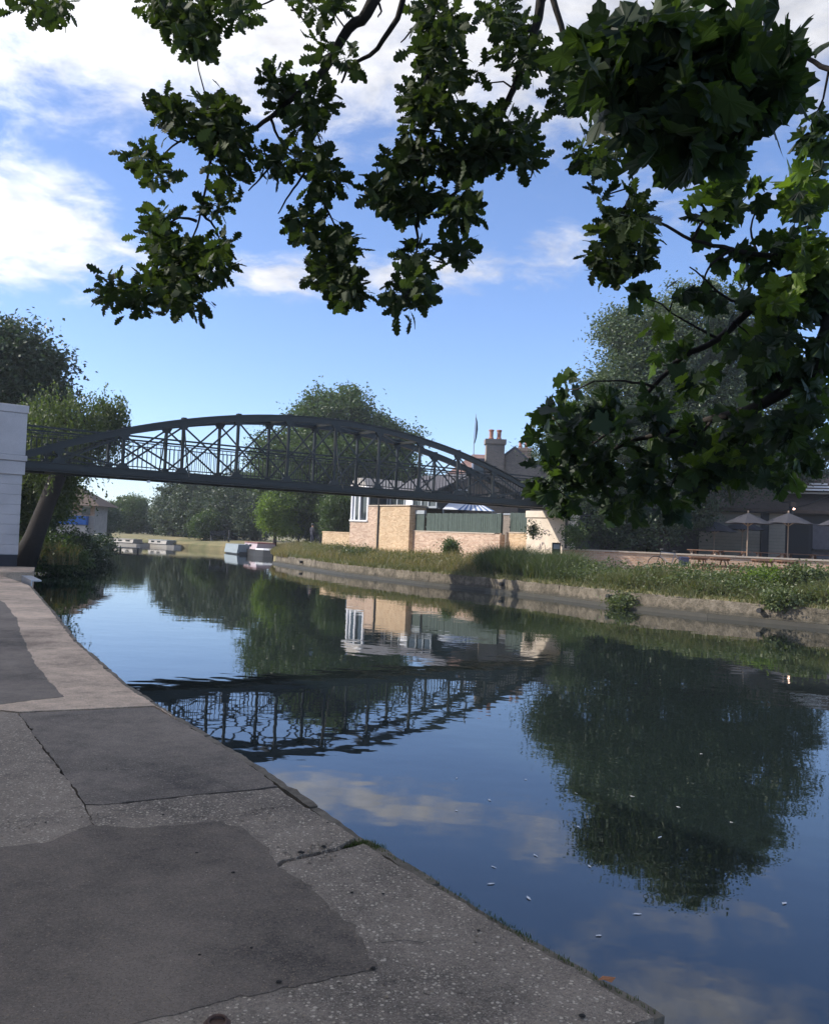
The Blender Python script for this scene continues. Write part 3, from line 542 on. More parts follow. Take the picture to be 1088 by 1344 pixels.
# ------------------------------------------------------------------ pub and terrace
TA, TB = Vector((6.9, 40.6)), Vector((25, 35.2)); td = (TB-TA).normalized(); tn_ = Vector((-td.y, td.x)); TR = math.atan2(td.y, td.x); TL = (TB-TA).length
tw = thing('terrace_wall', 'long low orange brick terrace wall with flat coping behind the picnic tables', 'wall', (TA.x, TA.y, .9), TR)
part('brickwork', M['brickR'], tw, 0, TL, 0, .3, -.2, .82)
k = int(TL/1.2)
for i in range(k): part('coping_slab', M['stone'], tw, i*TL/k+.006, (i+1)*TL/k-.006, -.06, .36, .823, .89+random.uniform(-.004, .004))
tf = thing('terrace', 'paved pub terrace floor behind the low wall', 'terrace', (TA.x, TA.y, 1.0), TR); tf['kind'] = 'structure'; part('paving', M['stone'], tf, -.5, TL, .31, 12, -.1, .25)
def onT(x, y): p = TA + td*x + tn_*y; return Vector((p.x, p.y, 0))
pub = thing('pub', 'pub with cream weatherboard wall and big brown tiled roof behind the terrace', 'building', onT(0, 7.6)+Vector((0, 0, 1.25)), TR)
part('wall', M['dark'], pub, -.5, 21, .12, 6, -.2, 3.05)  # near-black wall: tree shade over the front is put into its colour
for i in range(16): part('weatherboard', M['boards'], pub, 6.2, 9.2, .02+.012*(i % 2), .118, .12+i*.17, .12+i*.17+.163)
for i in range(16): part('weatherboard', M['boards'], pub, 9.62, 10.4, .02+.012*(i % 2), .118, .12+i*.17, .12+i*.17+.163)
for x0, x1 in ((11.7, 14.7), (14.9, 16.8), (16.95, 19)): pn = part('panel', M['slate'], pub, x0, x1, .06, .118, .3, 2.3); part('ledge', M['dark'], pn, x0, x1, -.3, .058, .95, 1.02)
part('door', M['black'], pub, 10.5, 11.5, .05, .118, 0, 2.3); part('post', M['dark'], pub, 9.25, 9.55, -.06, .118, 0, 2.8); part('fascia', M['dark'], pub, -.5, 21, -.35, -.2, 2.75, 3.0)
MB().xprism([(-.5, 2.95), (4.8, 5.35), (9, 3.0), (9, 2.85), (-.5, 2.8)], 6, 22).build('roof', M['tile'], pub)
MB().xprism([(-.3, 2.96), (4.4, 4.6), (9, 3.0)], -1, 5.98).build('roof', M['slate'], pub)
gm = MB().yprism([(10.5, 4.0), (13.1, 4.0), (11.9, 4.55)], .55, 2.4).build('gable', M['tile'], pub)
for i in range(3): part('board', M['frame'], gm, 10.9+i*.32, 12.95-i*.28, .50-.01*i, .548, 4.02+i*.15, 4.11+i*.15)
part('bargeboard', M['boards'], gm, 10.1, 13.3, .40, .52, 3.84, 3.93)
# lit lantern and its cable
p = at(1040, 668, 43.6); ln_ = thing('lantern', 'lit lantern with tapered glass hanging on the pub wall', 'lantern', p)
part('body', M['tile'], ln_, -.13, .13, -.1, .1, .12, .34); MB().lathe([(.10, -.28), (.19, .1), (.16, .12)], 6).build('glass', M['glass'], ln_); MB().lathe([(.02, -.05), (.07, 0), (.02, .07)], 8, (0, -.17)).build('bulb', M['glow'], ln_); part('bracket', M['dark'], ln_, -.02, .02, -.02, 1.3, .34, .40)
cb_ = MB().tube([at(x, y, d) for x, y, d in ((1110, 640, 42), (1088, 651, 42), (1060, 662, 42.5), (1030, 670, 43), (1000, 672, 43.5), (960, 671, 44))], .025, 6).build('cable', M['black']); tag(cb_, 'black cable sagging across the pub front above the parasols', 'cable')
# parasols
def parasol(loc, label, r=1.12, ht=2.62, drop=.52, group='parasols on the pub terrace', rz=.3):
    o = thing('parasol', label, 'parasol', loc, rz, group); n = 8
    vs = [(0, 0, ht)] + [(r*.5*math.cos(2*math.pi*k/n), r*.5*math.sin(2*math.pi*k/n), ht-drop*.46) for k in range(n)] + [(r*math.cos(2*math.pi*k/n), r*math.sin(2*math.pi*k/n), ht-drop) for k in range(n)] + [(r*1.0*math.cos(2*math.pi*(k+.5)/n)*.955, r*math.sin(2*math.pi*(k+.5)/n)*.955, ht-drop+.03) for k in range(n)]
    fs = [(0, 1+k, 1+(k+1) % n) for k in range(n)]
    for k in range(n): a, b, c, d, e = 1+k, 1+(k+1) % n, 1+n+(k+1) % n, 1+2*n+k, 1+n+k; fs.append((a, e, d, c, b))
    MB().add(vs, fs).build('canopy', M['umb'], o)
    MB().tube([(0, 0, -.1), (0, 0, ht-.02)], .028, 8).build('pole', M['pole'], o); MB().lathe([(.03, ht-.02), (.045, ht+.05), (.015, ht+.10)], 8).build('finial', M['pole'], o)
    for k in range(n): MB().bar((0, 0, ht-drop-.12), (r*.55*math.cos(2*math.pi*k/n), r*.55*math.sin(2*math.pi*k/n), ht-drop*.52), .018, .018).build('rib', M['pole'], o)
    MB().lathe([(.24, -.1), (.24, -.02), (.06, .04)], 12).build('base', M['dark'], o); return o
for x, y, d, lab in ((982, 673, 41, 'grey parasol with pale pole in front of the dark pub door'), (1035, 673, 41, 'grey parasol with pale pole standing directly beside the hanging lantern'), (1106, 676, 40.5, 'grey parasol at the far lamp side end of the terrace'), (938, 684, 43.5, 'dark shaded parasol against the cream weatherboards'), (975, 682, 44, 'dark lower parasol tucked behind the one by the door')):
    p = at(x, y, d); parasol((p.x, p.y, 1.25), lab, ht=p.z-1.25)
# picnic tables
def picnic(loc, rz, label, group):
    o = thing('picnic_table', label, 'table', loc, rz, group)
    for i in range(5): part('top_plank', M['wood'], o, -.36+i*.145, -.36+i*.145+.138, -.75, .75, .70, .74)
    for s in (-1, 1):
        for i in range(2): part('seat_plank', M['wood'], o, s*.62-.13+i*.135, s*.62-.13+i*.135+.128, -.75, .75, .41, .45)
        for y in (-.55, .55): MB().bar((s*.42, y, 0), (s*.22, y, .70), .045, .09, (0, 1, 0)).build('leg', M['woodlit'] if s < 0 else M['wood'], o)  # paler legs on one side: sunlight put into the wood colour
    for y in (-.55, .55): part('seat_bearer', M['wood'], o, -.75, .75, y+.024, y+.065, .33, .41); part('top_bearer', M['wood'], o, -.34, .34, y+.024, y+.065, .62, .70)
    MB().bar((0, -.52, .66), (0, 0, .38), .04, .08).build('brace', M['wood'], o); return o
for x, lab in ((916, 'picnic table on the towpath next to the parked bicycle'), (945, 'second picnic table on the towpath along from the parked bicycle'), (1001, 'picnic table on the towpath across from the parasol with the door behind'), (1034, 'picnic table on the towpath below the lantern')):
    p = at(x, 735, 37.3 if x < 980 else 36.4); picnic((p.x, p.y, .95), TR+.06, lab, 'picnic tables on the towpath')
for x, d in ((925, 41.5), (962, 41.8), (1012, 41.6), (1052, 41.8), (1082, 41.5)):
    p = at(x, 735, d); picnic((p.x, p.y, 1.25), TR+1.2, 'wooden picnic table standing on the raised terrace behind the coping', 'picnic tables on the terrace')
# bicycle
def bicycle(loc, rz, label, bags=True):
    o = thing('bicycle', label, 'bicycle', loc, rz)
    for x in (-.52, .52):
        wh = MB().tube([(x+.335*math.cos(a*math.pi/14), 0, .34+.335*math.sin(a*math.pi/14)) for a in range(29)], .018, 6, False).build('wheel', M['black'], o, True)
        mb = MB()
        for k in range(9): mb.tube([(x, 0, .34), (x+.33*math.cos(k*.698), 0, .34+.33*math.sin(k*.698))], .003, 4)
        mb.build('spokes', M['chrome'], wh)
    B = {'bb': (-.08, 0, .30), 'seat': (-.22, 0, .82), 'head': (.34, 0, .86), 'hl': (.37, 0, .72), 'r': (-.52, 0, .34), 'f': (.52, 0, .34)}
    mb = MB()
    for a, b in (('bb', 'seat'), ('bb', 'hl'), ('seat', 'head'), ('bb', 'r'), ('seat', 'r')): mb.tube([B[a], B[b]], .017, 6)
    mb.build('frame', M['chrome'], o); MB().tube([B['head'], B['hl'], (.42, 0, .6), B['f']], .016, 6).build('fork', M['dark'], o)
    MB().tube([(.30, -.28, .98), (.36, -.1, .98), (.35, 0, .95), (.36, .1, .98), (.30, .28, .98)], .013, 6).build('handlebar', M['chrome'], o)
    sdl = MB().lathe([(.05, 0), (.09, .03), (.06, .06)], 8); sdl.v = [(v[0]*1.5-.24, v[1], v[2]+.88) for v in sdl.v]; sdl.build('saddle', M['black'], o, True)
    if bags:
        for s in (-1, 1): part('pannier', M['bag'], o, -.78, -.40, s*.12-.07, s*.12+.07, .32, .70, bevel=.04)
    return o
p = at(878, 738, 36.2); bicycle((p.x, p.y, .98), TR+math.pi+.15, 'parked bicycle with dark blue panniers by the terrace wall')

# ------------------------------------------------------------------ foliage tools
QUAD = (np.array([(0, 0, 0), (.5, .27, .05), (1, 0, -.04), (.5, -.27, .05)]), np.array([(0, 1, 2, 3)]))
OAKH = [(0, .015), (.12, .05), (.2, .15), (.26, .085), (.36, .25), (.43, .13), (.55, .33), (.62, .19), (.74, .31), (.80, .17), (.92, .18), (1.0, .06), (1.03, 0)]
def oak_t():
    v = [(x, 0, 0.06*math.sin(x*3)) for x, _ in OAKH]; n = len(OAKH)
    v += [(x, w_, .06*math.sin(x*3)-.18*w_+.5*w_*w_) for x, w_ in OAKH]; v += [(x, -w_, .06*math.sin(x*3)-.18*w_+.5*w_*w_) for x, w_ in OAKH]
    f = [(i, i+1, n+i+1, n+i) for i in range(n-1)] + [(i+1, i, 2*n+i, 2*n+i+1) for i in range(n-1)]
    return np.array(v), np.array(f)
MAPH = [(0, 0), (-.10, .17), (-.05, .40), (.06, .31), (.14, .34), (.19, .50), (.29, .60), (.33, .49), (.43, .50), (.47, .37), (.49, .26), (.62, .29), (.67, .19), (.78, .19), (.84, .08), (.97, 0)]
def map_t():
    full = MAPH + [(x, -y) for x, y in MAPH[-2:0:-1]]
    v = [(.25, 0, .05)] + [(x, y, -.30*y*y - .10*max(0, x-.4) + .03*math.sin(14*x+9*y)) for x, y in full]; n = len(full)
    return np.array(v), np.array([(0, 1+i, 1+(i+1) % n) for i in range(n)])
OAK, MAP = oak_t(), map_t()
def frames(n, down=.0, upn=.8, out=None, outw=0.):
    d = rng.normal(size=(n, 3)); d[:, 2] = d[:, 2]*.7 - down
    if out is not None: d += out*outw
    d /= np.linalg.norm(d, axis=1)[:, None]
    nn = rng.normal(size=(n, 3)); nn[:, 2] += upn; nn -= d*(nn*d).sum(1)[:, None]; nn /= np.linalg.norm(nn, axis=1)[:, None]
    return d, np.cross(nn, d), nn
def cloud(name, P, size, tmpl, mat, parent=None, down=.2, upn=.8, out=None, outw=0., var=.3):
    P = np.asarray(P, float); n = len(P); d, w_, nn = frames(n, down, upn, out, outw); s = (np.broadcast_to(size, n)*rng.uniform(1-var, 1+var, n))[:, None, None]
    T, F = tmpl; zf = rng.uniform(-.8, 2.8, n)[:, None, None]; V = P[:, None] + s*(T[None, :, :1]*d[:, None] + T[None, :, 1:2]*w_[:, None] + T[None, :, 2:]*zf*nn[:, None])
    FF = (np.arange(n)[:, None, None]*len(T) + F[None]).reshape(-1, F.shape[1])
    o = bpy.data.objects.new(name, npmesh(name, V.reshape(-1, 3), FF, mat)); link(o, parent); o['kind'] = 'stuff'; return o
def clump_points(blobs, nclump, per, cr, hollow=.45):
    out = []; vol = np.array([b[3]*b[4]*b[5] for b in blobs])**(2/3); vol /= vol.sum()
    for b, f in zip(blobs, vol):
        k = max(3, int(nclump*f)); d = rng.normal(size=(k, 3)); d /= np.linalg.norm(d, axis=1)[:, None]
        r = (hollow + (1-hollow)*rng.uniform(0, 1, k)**.6)[:, None]*rng.uniform(.78, 1.2, (k, 1))
        c = np.array(b[:3]) + d*r*np.array(b[3:6]); rad = cr*rng.uniform(.4, 1.8, k)
        q = rng.normal(size=(k, per, 3))*np.array([1, 1, .62]); out.append((c[:, None] + q*rad[:, None, None]*.62).reshape(-1, 3))
    return np.concatenate(out)
def tree(name, label, base, blobs, nclump, per, cr, leaf, mat, trunk=.3, group=None, lean=(0, 0), barkm='bark', hollow=.45, th=None, upn=.8, down=.2):
    o = thing(name, label, 'tree', base, 0, group); top = max(b[2] for b in blobs); th = th or top*.75
    tp_ = [(0, 0, -.3), (lean[0]*.3, lean[1]*.3, th*.33), (lean[0]*.7, lean[1]*.7, th*.7), (lean[0], lean[1], th)]
    MB().tube(tp_, [trunk*1.25, trunk, trunk*.75, trunk*.35], 9).build('trunk', M[barkm], o, True)
    for b in blobs[:8]:
        s0 = Vector(tp_[1]).lerp(Vector(tp_[2]), random.uniform(.2, 1)); e = Vector(b[:3]); m_ = s0.lerp(e, .5) + Vector((0, 0, -.1*(e-s0).length))
        MB().tube([s0, m_, e], [trunk*.42, trunk*.28, trunk*.1], 6).build('limb', M[barkm], o, True)
    cloud('crown', clump_points(blobs, nclump, per, cr, hollow), leaf, QUAD, LF[mat], o, down, upn); return o
def weep(name, label, base, pts, lens, n, leaf, mat, trunkpts, trunkr, group=None, sp=.25):
    o = thing(name, label, 'tree', base, 0, group); MB().tube(trunkpts, trunkr, 10).build('trunk', M['barkd'], o, True)
    P = []
    for (x, y, z, rx, ry), ln in zip(pts, lens):
        for k in range(n):
            a = random.uniform(0, 6.28); q = random.random()**.5; sx_, sy_ = x+rx*q*math.cos(a), y+ry*q*math.sin(a); l = ln*random.uniform(.45, 1.1); zt = z + (1-q*q)*rx*.35 + random.gauss(0, .45)
            m_ = int(l/.085); dx, dy = math.cos(a)*.28, math.sin(a)*.28
            t_ = np.linspace(0, 1, m_); P.append(np.stack([sx_+dx*t_*l+rng.normal(0, .05, m_), sy_+dy*t_*l+rng.normal(0, .05, m_), zt-t_*l+.25*np.sin(t_*1.6)], 1))
    cloud('crown', np.concatenate(P), leaf, QUAD, LF[mat], o, 1.6, .2)
    tpv = [Vector(p) for p in trunkpts]
    for (x, y, z, rx, ry) in pts[:7]: s0 = tpv[-2].lerp(tpv[-1], random.random()); MB().tube([s0, (s0+Vector((x, y, z)))*.5+Vector((0, 0, .4)), (x, y, z+.1)], [.14, .09, .03], 6).build('limb', M['barkd'], o, True)
    return o
def bush(name, label, loc, r, n, leaf, mat, group=None, cr=.35, per=40, cat='bush', hollow=.3):
    o = thing(name, label, cat, loc, 0, group); bl = [(0, 0, r[2]*.85, *r)]
    for _ in range(3): a = random.uniform(0, 6.28); bl.append((r[0]*.5*math.cos(a), r[1]*.5*math.sin(a), r[2]*random.uniform(.5, 1.2), r[0]*.55, r[1]*.55, r[2]*.6))
    for k in range(4): a = random.uniform(0, 6.28); MB().tube([(0, 0, -.1), (r[0]*.35*math.cos(a), r[1]*.35*math.sin(a), r[2]*1.0)], [.03, .012], 5).build('stem', M['bark'], o)
    P = clump_points(bl, n, per, cr, hollow); P = P[P[:, 2] > -.05]; cloud('foliage', P, leaf, QUAD, LF[mat], o, .2, .5); return o

# ------------------------------------------------------------------ trees
# big silver willow behind the right-hand terrace
def rel(b, base): return [(q[0].x-base.x, q[0].y-base.y, q[0].z-base.z, *q[1:]) for q in b]
bs_ = Vector((12.2, 44.4, 1.2))
bl = rel([(at(915, 425, 45.6), 2.6, 2.6, 2.0), (at(850, 455, 45.6), 2.1, 2.2, 2.0), (at(805, 432, 45.6), .75, .8, 1.0), (at(975, 470, 46.1), 2.4, 2.4, 2.2), (at(815, 520, 45.6), 2.1, 2.3, 2.0), (at(900, 510, 45.6), 2.8, 2.4, 2.2), (at(760, 560, 45.6), 1.4, 1.8, 1.4), (at(880, 480, 44.6), 1.6, 1.6, 1.6)], bs_)
tree('willow_tree', 'big grey-green willow crown rising behind the maple leaves', bs_, bl, 1500, 75, .55, .18, 'willow', .42, lean=(.8, 1.6), th=9, barkm='barkd', hollow=.5)
bs_ = Vector((12.4, 43.2, 1.2))
bl = rel([(at(1010, 545, 44.6), 2.3, 2.4, 2.0), (at(1050, 600, 45.6), 1.3, 2.0, 1.3), (at(740, 590, 44.6), 1.3, 1.8, 1.3), (at(860, 595, 43.6), 3.0, 2.2, 1.9), (at(960, 610, 44.1), 2.5, 2.2, 1.6), (at(780, 635, 43.6), 1.3, 1.4, 1.3), (at(880, 665, 43.6), 1.0, 1.2, 1.4), (at(830, 660, 44.1), 1.5, 1.4, 1.1), (at(930, 555, 43.6), 2.6, 2.0, 1.8), (at(820, 560, 43.6), 1.9, 1.8, 1.5), (at(775, 690, 43.2), 1.0, 1.0, 1.2), (at(815, 690, 43.2), 1.2, 1.1, 1.2), (at(860, 695, 43), 1.1, 1.0, 1.1), (at(905, 672, 43.4), 1.1, 1.1, .9)], bs_)
tree('holm_oak', 'dark evergreen tree shading the pub front and terrace', bs_, bl, 1700, 75, .5, .16, 'dark', .4, lean=(-1.0, 0), th=6, barkm='barkd', hollow=.5)
# hanging creepers by the abutment
for x, y, d, r_, lab, mm in ((745, 655, 40.3, (.55, .5, .95), 'grey-green creeper hanging at the bridge abutment', 'willow'), (757, 700, 40, (.6, .5, .65), 'dark green shrub growing beside the cream abutment', 'mid'), (700, 690, 41.2, (.12, .12, .55), 'thin ivy strand on the abutment corner', 'mid')):
    p = at(x, y, d); bush('creeper' if 'shrub' not in lab else 'shrub', lab, p-Vector((0, 0, r_[2])), r_, 70 if r_[0] > .2 else 14, .10, mm, cr=.24, cat='plant')
# big round tree behind the bridge
bs_ = Vector((-6, 75, 1)); bl = rel([(at(445, 543, 75), 2.7, 3., 2.3), (at(412, 565, 75), 2.4, 2.6, 2.4), (at(495, 575, 75), 2.3, 2.6, 2.1), (at(525, 585, 75), 1.5, 2, 1.6), (at(440, 610, 73), 4.8, 4, 3.0), (at(365, 610, 75), 2.4, 3, 3), (at(510, 630, 74), 3, 3, 2.4), (at(400, 655, 72), 2.6, 2.6, 1.8)], bs_)
tree('plane_tree', 'tall broad green tree rising above the middle of the bridge', bs_, bl, 1500, 60, .7, .28, 'mid', .45, hollow=.5)
bs_ = Vector((-11.2, 71, .9)); bl = rel([(at(368, 668, 70.5), 1.5, 1.5, 1.6), (at(375, 690, 70.5), 1.2, 1.2, .9), (at(355, 678, 70.5), .9, 1, 1.2)], bs_); tree('lime_tree', 'bright yellow-green young tree beside the moored maroon boat', bs_, bl, 330, 50, .38, .19, 'bright', .14)
bs_ = Vector((-8.4, 72, .9)); bl = rel([(at(400, 670, 72), 2., 1.8, 1.9), (at(418, 690, 72), 1.4, 1.5, 1.1), (at(425, 655, 72), 1.3, 1.5, 1.5)], bs_); tree('dark_tree', 'dark shaded tree between the bright tree and the brick wall', bs_, bl, 520, 55, .5, .22, 'dark', .2)
bs_ = Vector((-6.4, 63, .9)); bl = rel([(at(441, 668, 62.5), 1.05, 1.1, 1.2), (at(440, 690, 62.5), .9, 1, .9)], bs_); tree('small_tree', 'small green tree leaning over the low brick wall', bs_, bl, 260, 50, .34, .16, 'mid', .12)
# row of pollard willows on the far bend
for x, y, d, rx, rz, lab in ((232, 668, 94, 2.2, 3.0, 'grey-green willow at the end of the far row'), (255, 664, 92, 2.3, 3.2, 'tall grey-green willow in the far row beside the white boats'), (283, 668, 90, 2.2, 3.4, 'dark upright willow in the far row behind the bench'), (310, 662, 88, 2.3, 3.5, 'tall blue-green willow behind the grey covered boat'), (336, 676, 86, 1.8, 2.4, 'rounded willow behind the maroon boat')):
    p = at(x, y, d); bs_ = Vector((p.x, p.y, .9)); bl = [(0, 0, p.z-.9, rx, rx, rz), (.6, 0, p.z-.9+rz*.5, rx*.6, rx*.7, rz*.5), (-.7, .2, p.z-.9-rz*.2, rx*.8, rx*.8, rz*.6)]
    tree('willow_tree', lab, bs_, bl, 420, 60, .5, .26, 'poplar', .3, 'far row of willows', hollow=.5)
p = at(269, 700, 86); tree('small_tree', 'low yellow-green tree in front of the far willow row', Vector((p.x, p.y, .9)), [(0, 0, 1.3, 1.5, 1.4, 1.2), (.5, 0, 1.9, .9, 1, .8)], 200, 50, .38, .2, 'mid', .15)
p = at(170, 676, 104); tree('round_tree', 'round dark tree standing alone on the far bank', Vector((p.x, p.y, .9)), [(0, 0, 2.5, 2.5, 2.5, 2.1), (-.8, 0, 2.0, 1.9, 2, 1.7), (1.0, 0, 1.8, 1.6, 2, 1.5)], 520, 60, .45, .24, 'mid', .3)
p = at(208, 688, 104); tree('small_tree', 'small round dark tree between the lone tree and the willows', Vector((p.x, p.y, .9)), [(0, 0, 1.4, 1.5, 1.5, 1.4)], 200, 55, .42, .22, 'dark', .2)
p = at(128, 690, 80); tree('small_tree', 'hazy grey-green tree beside the house with the blue band', Vector((p.x, p.y, .9)), [(0, 0, 1.6, 1.9, 1.9, 1.7)], 240, 55, .42, .22, 'poplar', .2)
p = at(690, 580, 72); tree('ash_tree', 'pale feathery tree behind the chimney stacks', Vector((p.x, p.y, 1)), [(-.4, 0, 7.6, 2.0, 2, 1.5), (.8, 0, 7.0, 2.2, 2, 1.6), (0, 0, 4, 2.5, 2.5, 3)], 170, 40, .5, .15, 'willow', .3)
# left side
bs_ = Vector((-20.2, 40, .5)); bl = rel([(at(-40, 490, 40), 2.6, 3, 2.0), (at(22, 462, 40), 1.5, 2.2, 1.3), (at(62, 488, 40), .95, 1.4, .85), (at(20, 510, 40), 2.4, 2.6, 1.6), (at(-110, 470, 40), 3.2, 3.4, 2.8), (at(-80, 560, 40), 4, 4, 3)], bs_)
tree('sycamore_tree', 'large dark tree behind the white bridge pier', bs_, bl, 1300, 66, .6, .22, 'dark', .45, hollow=.45, barkm='barkd')
wp = [at(70, 545, 33.5), at(110, 545, 34), at(135, 552, 34.5), at(90, 575, 33), at(50, 560, 34), at(120, 575, 34), at(40, 590, 35), at(70, 600, 34.5), at(100, 595, 35), at(150, 545, 34.5)]
weep('weeping_willow', 'weeping willow with a thick leaning trunk behind the bridge end', (0, 0, 0), [(p.x, p.y, p.z, r_, r_) for p, r_ in zip(wp, (1.1, 1.1, .7, 1.1, 1.0, .8, 1.0, .7, .5, .45))], (2.2, 1.4, 1.2, 1.8, 2.8, .9, 3.2, 1.6, .7, 1.0), 190, .13, 'weep',
     [at(28, 745, 32), at(45, 705, 32), at(62, 660, 32.2), at(78, 620, 32.6), at(88, 585, 33.2), at(95, 560, 33.8)], [.5, .36, .31, .30, .26, .14])
bs_ = Vector((-17.6, 37, .4)); bl = rel([(at(45, 600, 37), 1.5, 1.6, 1.8), (at(35, 660, 36.5), 1.3, 1.6, 1.6), (at(62, 650, 38), .9, 1.4, 1.4)], bs_); tree('alder_tree', 'green tree filling the gap behind the leaning willow trunk', bs_, bl, 800, 60, .42, .17, 'mid', .2)
# bushes on the left bank
for x, y, d, r_, mm, lab in ((60, 722, 33.5, (1.1, 1.2, .8), 'mid', 'low bush at the foot of the leaning trunk'), (92, 724, 38, (1.0, 1.3, .8), 'dark', 'dark bush overhanging the water beyond the pier'), (110, 722, 44, (1.0, 1.3, .55), 'dark', 'dark bush at the water edge near the jetty'), (130, 716, 50, (.7, 1.2, .6), 'dark', 'rounded dark bush next to the jetty'), (75, 735, 34.5, (.9, .9, .5), 'mid', 'small green bush drooping into the water')):
    p = at(x, y, d); bush('bush', lab, (p.x, p.y, max(.1, p.z-r_[2])), r_, 220, .14, mm, cr=.3)
p = at(70, 718, 33); pp = np.array([(p.x+random.gauss(0, .35), p.y+random.gauss(0, .35), .45) for _ in range(700)]); tag(blades(pp, .95, .025, LF['dry'], 'dry_grass', lean=.5), 'tuft of pale dry grass under the willow trunk', 'grass')

# ------------------------------------------------------------------ bank vegetation
def along(x0, x1, d0, d1, n):
    # points in a strip of the far bank whose pixel column lies between x0 and x1
    out = []; segs = RB[1:14]; ln = [(b-a).length for a, b in zip(segs, segs[1:])]
    while len(out) < n:
        i = random.choices(range(len(ln)), ln)[0]; a, b = segs[i], segs[i+1]; c = a.lerp(b, random.random()); d = (b-a).normalized(); q = random.uniform(d0, d1); c = c + Vector((d.y, -d.x))*q
        if c.y < 3: continue
        px = CX + FPX*c.x/c.y
        if x0 <= px <= x1: out.append((c.x, c.y, .48 + min(q, 4)*.115))
    return np.array(out)
def hvar(P, h, sc=.6):
    k = 70; c = P[rng.integers(0, len(P), k)]; a = rng.uniform(-.45, .75, k); w_ = rng.uniform(.25, .9, k); d = ((P[:, None, :2]-c[None, :, :2])**2).sum(2)
    return h*np.clip(.92 + (a*np.exp(-d/(w_*w_))).sum(1), .35, 1.7)
P = along(355, 660, .5, 4.5, 16000); tag(blades(P, hvar(P, .56), .035, LF['dry'], 'dry_grass', lean=.5), 'tall dry straw-coloured grass along the far bank', 'grass')
P = along(380, 700, .5, 3.6, 9000); tag(blades(P, hvar(P, .5), .035, LF['grass'], 'bank_grass', lean=.5), 'green grass growing among the dry stems', 'grass')
P = along(630, 770, .6, 3.0, 9000); tag(blades(P, hvar(P, .72), .035, LF['reed'], 'reeds', lean=.6), 'dark green arching reeds below the abutment', 'reeds')
P = along(740, 1140, .6, 3.6, 24000); tag(blades(P, hvar(P, .42), .035, LF['grass'], 'bank_grass', lean=.5), 'tall green grass in front of the picnic tables', 'grass')
P = along(725, 1150, .5, 3.2, 15000); P[:, 2] += rng.uniform(.05, .47, len(P))*hvar(P, 1.0, .9); tag(cloud('nettles', P, .10, QUAD, LF['nettle'], None, .5, .5), 'dense nettles crowding the far bank below the terrace', 'nettles')
P = along(355, 1150, .12, .8, 9000); tag(blades(P, hvar(P, .26), .03, LF['grass'], 'bank_grass', lean=1.3), 'grass trailing over the top of the concrete river wall', 'grass')
P = along(400, 760, .8, 3.2, 9000); P[:, 2] += rng.uniform(.05, .5, len(P))*hvar(P, 1.0, .9); tag(cloud('weeds', P, .09, QUAD, LF['grass'], None, .5, .5), 'leafy weeds mixed into the grass below the brick walls', 'weeds')
P = along(-60, 380, .0, 9, 9000); tag(blades(P, .35, .05, LF['dry'], 'dry_grass', lean=.5), 'short dry grass around the far bend', 'grass')
for x, y, d, r_, mm, lab in ((1060, 765, 26.5, (.75, .7, .5), 'nettle', 'leafy green bush spilling toward the concrete wall'), (1005, 765, 27.5, (.6, .6, .45), 'bright', 'light green bush in the nettles'), (900, 768, 29, (.6, .6, .4), 'nettle', 'low bush in the bank near the bicycle'), (470, 730, 47, (1.0, .8, .5), 'reed', 'grey-green shrub below the drainpipe'), (445, 727, 50, (.8, .7, .5), 'grass', 'olive shrub below the low brick wall'), (592, 722, 44.5, (.32, .3, .55), 'mid', 'young upright shrub against the pink brick wall'), (690, 742, 36, (.9, .8, .45), 'reed', 'spiky dark shrub in the reeds'), (820, 792, 28.6, (.35, .3, .22), 'nettle', 'tuft of weeds trailing over the river wall'), (1030, 790, 25, (.4, .3, .25), 'nettle', 'weeds hanging over the river wall by the outlet')):
    p = at(x, y, d); bush('shrub', lab, (p.x, p.y, p.z-r_[2]*.8), r_, 150, .10, mm, cr=.2, cat='shrub')

# ------------------------------------------------------------------ boats, jetty, houses far off
def narrowboat(loc, rz, ln, hull, cab, side, label, group=None, ht=.85, bow=None):
    o = thing('narrowboat', label, 'boat', loc, rz, group); hw = 1.0
    plan = [(-ln/2, -hw*.8), (-ln/2+.4, -hw), (ln/2-1.6, -hw), (ln/2-.6, -hw*.6), (ln/2, 0), (ln/2-.6, hw*.6), (ln/2-1.6, hw), (-ln/2+.4, hw), (-ln/2, hw*.8)]
    MB().prism(plan, -.3, .42).build('hull', M[hull], o); MB().prism([(x*.985, y*1.03) for x, y in plan], .42, .50).build('gunwale', M['dark'], o)
    c = MB().xprism([(-hw*.82, .5), (hw*.82, .5), (hw*.7, .5+ht*.9), (0, .5+ht), (-hw*.7, .5+ht*.9)], -ln/2+1.2, ln/2-2.0).build('cabin', M[side], o); part('roof', M[cab], c, -ln/2+1.1, ln/2-1.9, -hw*.74, hw*.74, .5+ht-.03, .5+ht+.04)
    for k in range(int((ln-4)/1.3)):
        for s in (-1, 1): part('window', M['glass'], c, -ln/2+1.8+k*1.3, -ln/2+2.4+k*1.3, s*hw*.78-.03, s*hw*.78+.03, .5+ht*.4, .5+ht*.75)
    if bow: MB().prism([(ln/2-1.5, -hw*.98), (ln/2-.55, -hw*.6), (ln/2+.02, 0), (ln/2-.55, hw*.6), (ln/2-1.5, hw*.98), (ln/2-1.5, 0)], .5, .62).build('bow_panel', M[bow], o)
    return o
p = onz(168, 716, 0); narrowboat((p.x-1, p.y, 0), R(152), 9, 'hullw', 'hullw', 'hullw', 'long white narrowboat moored on the far bend beyond the other white one', ht=.55).scale = (.8, .8, .62)
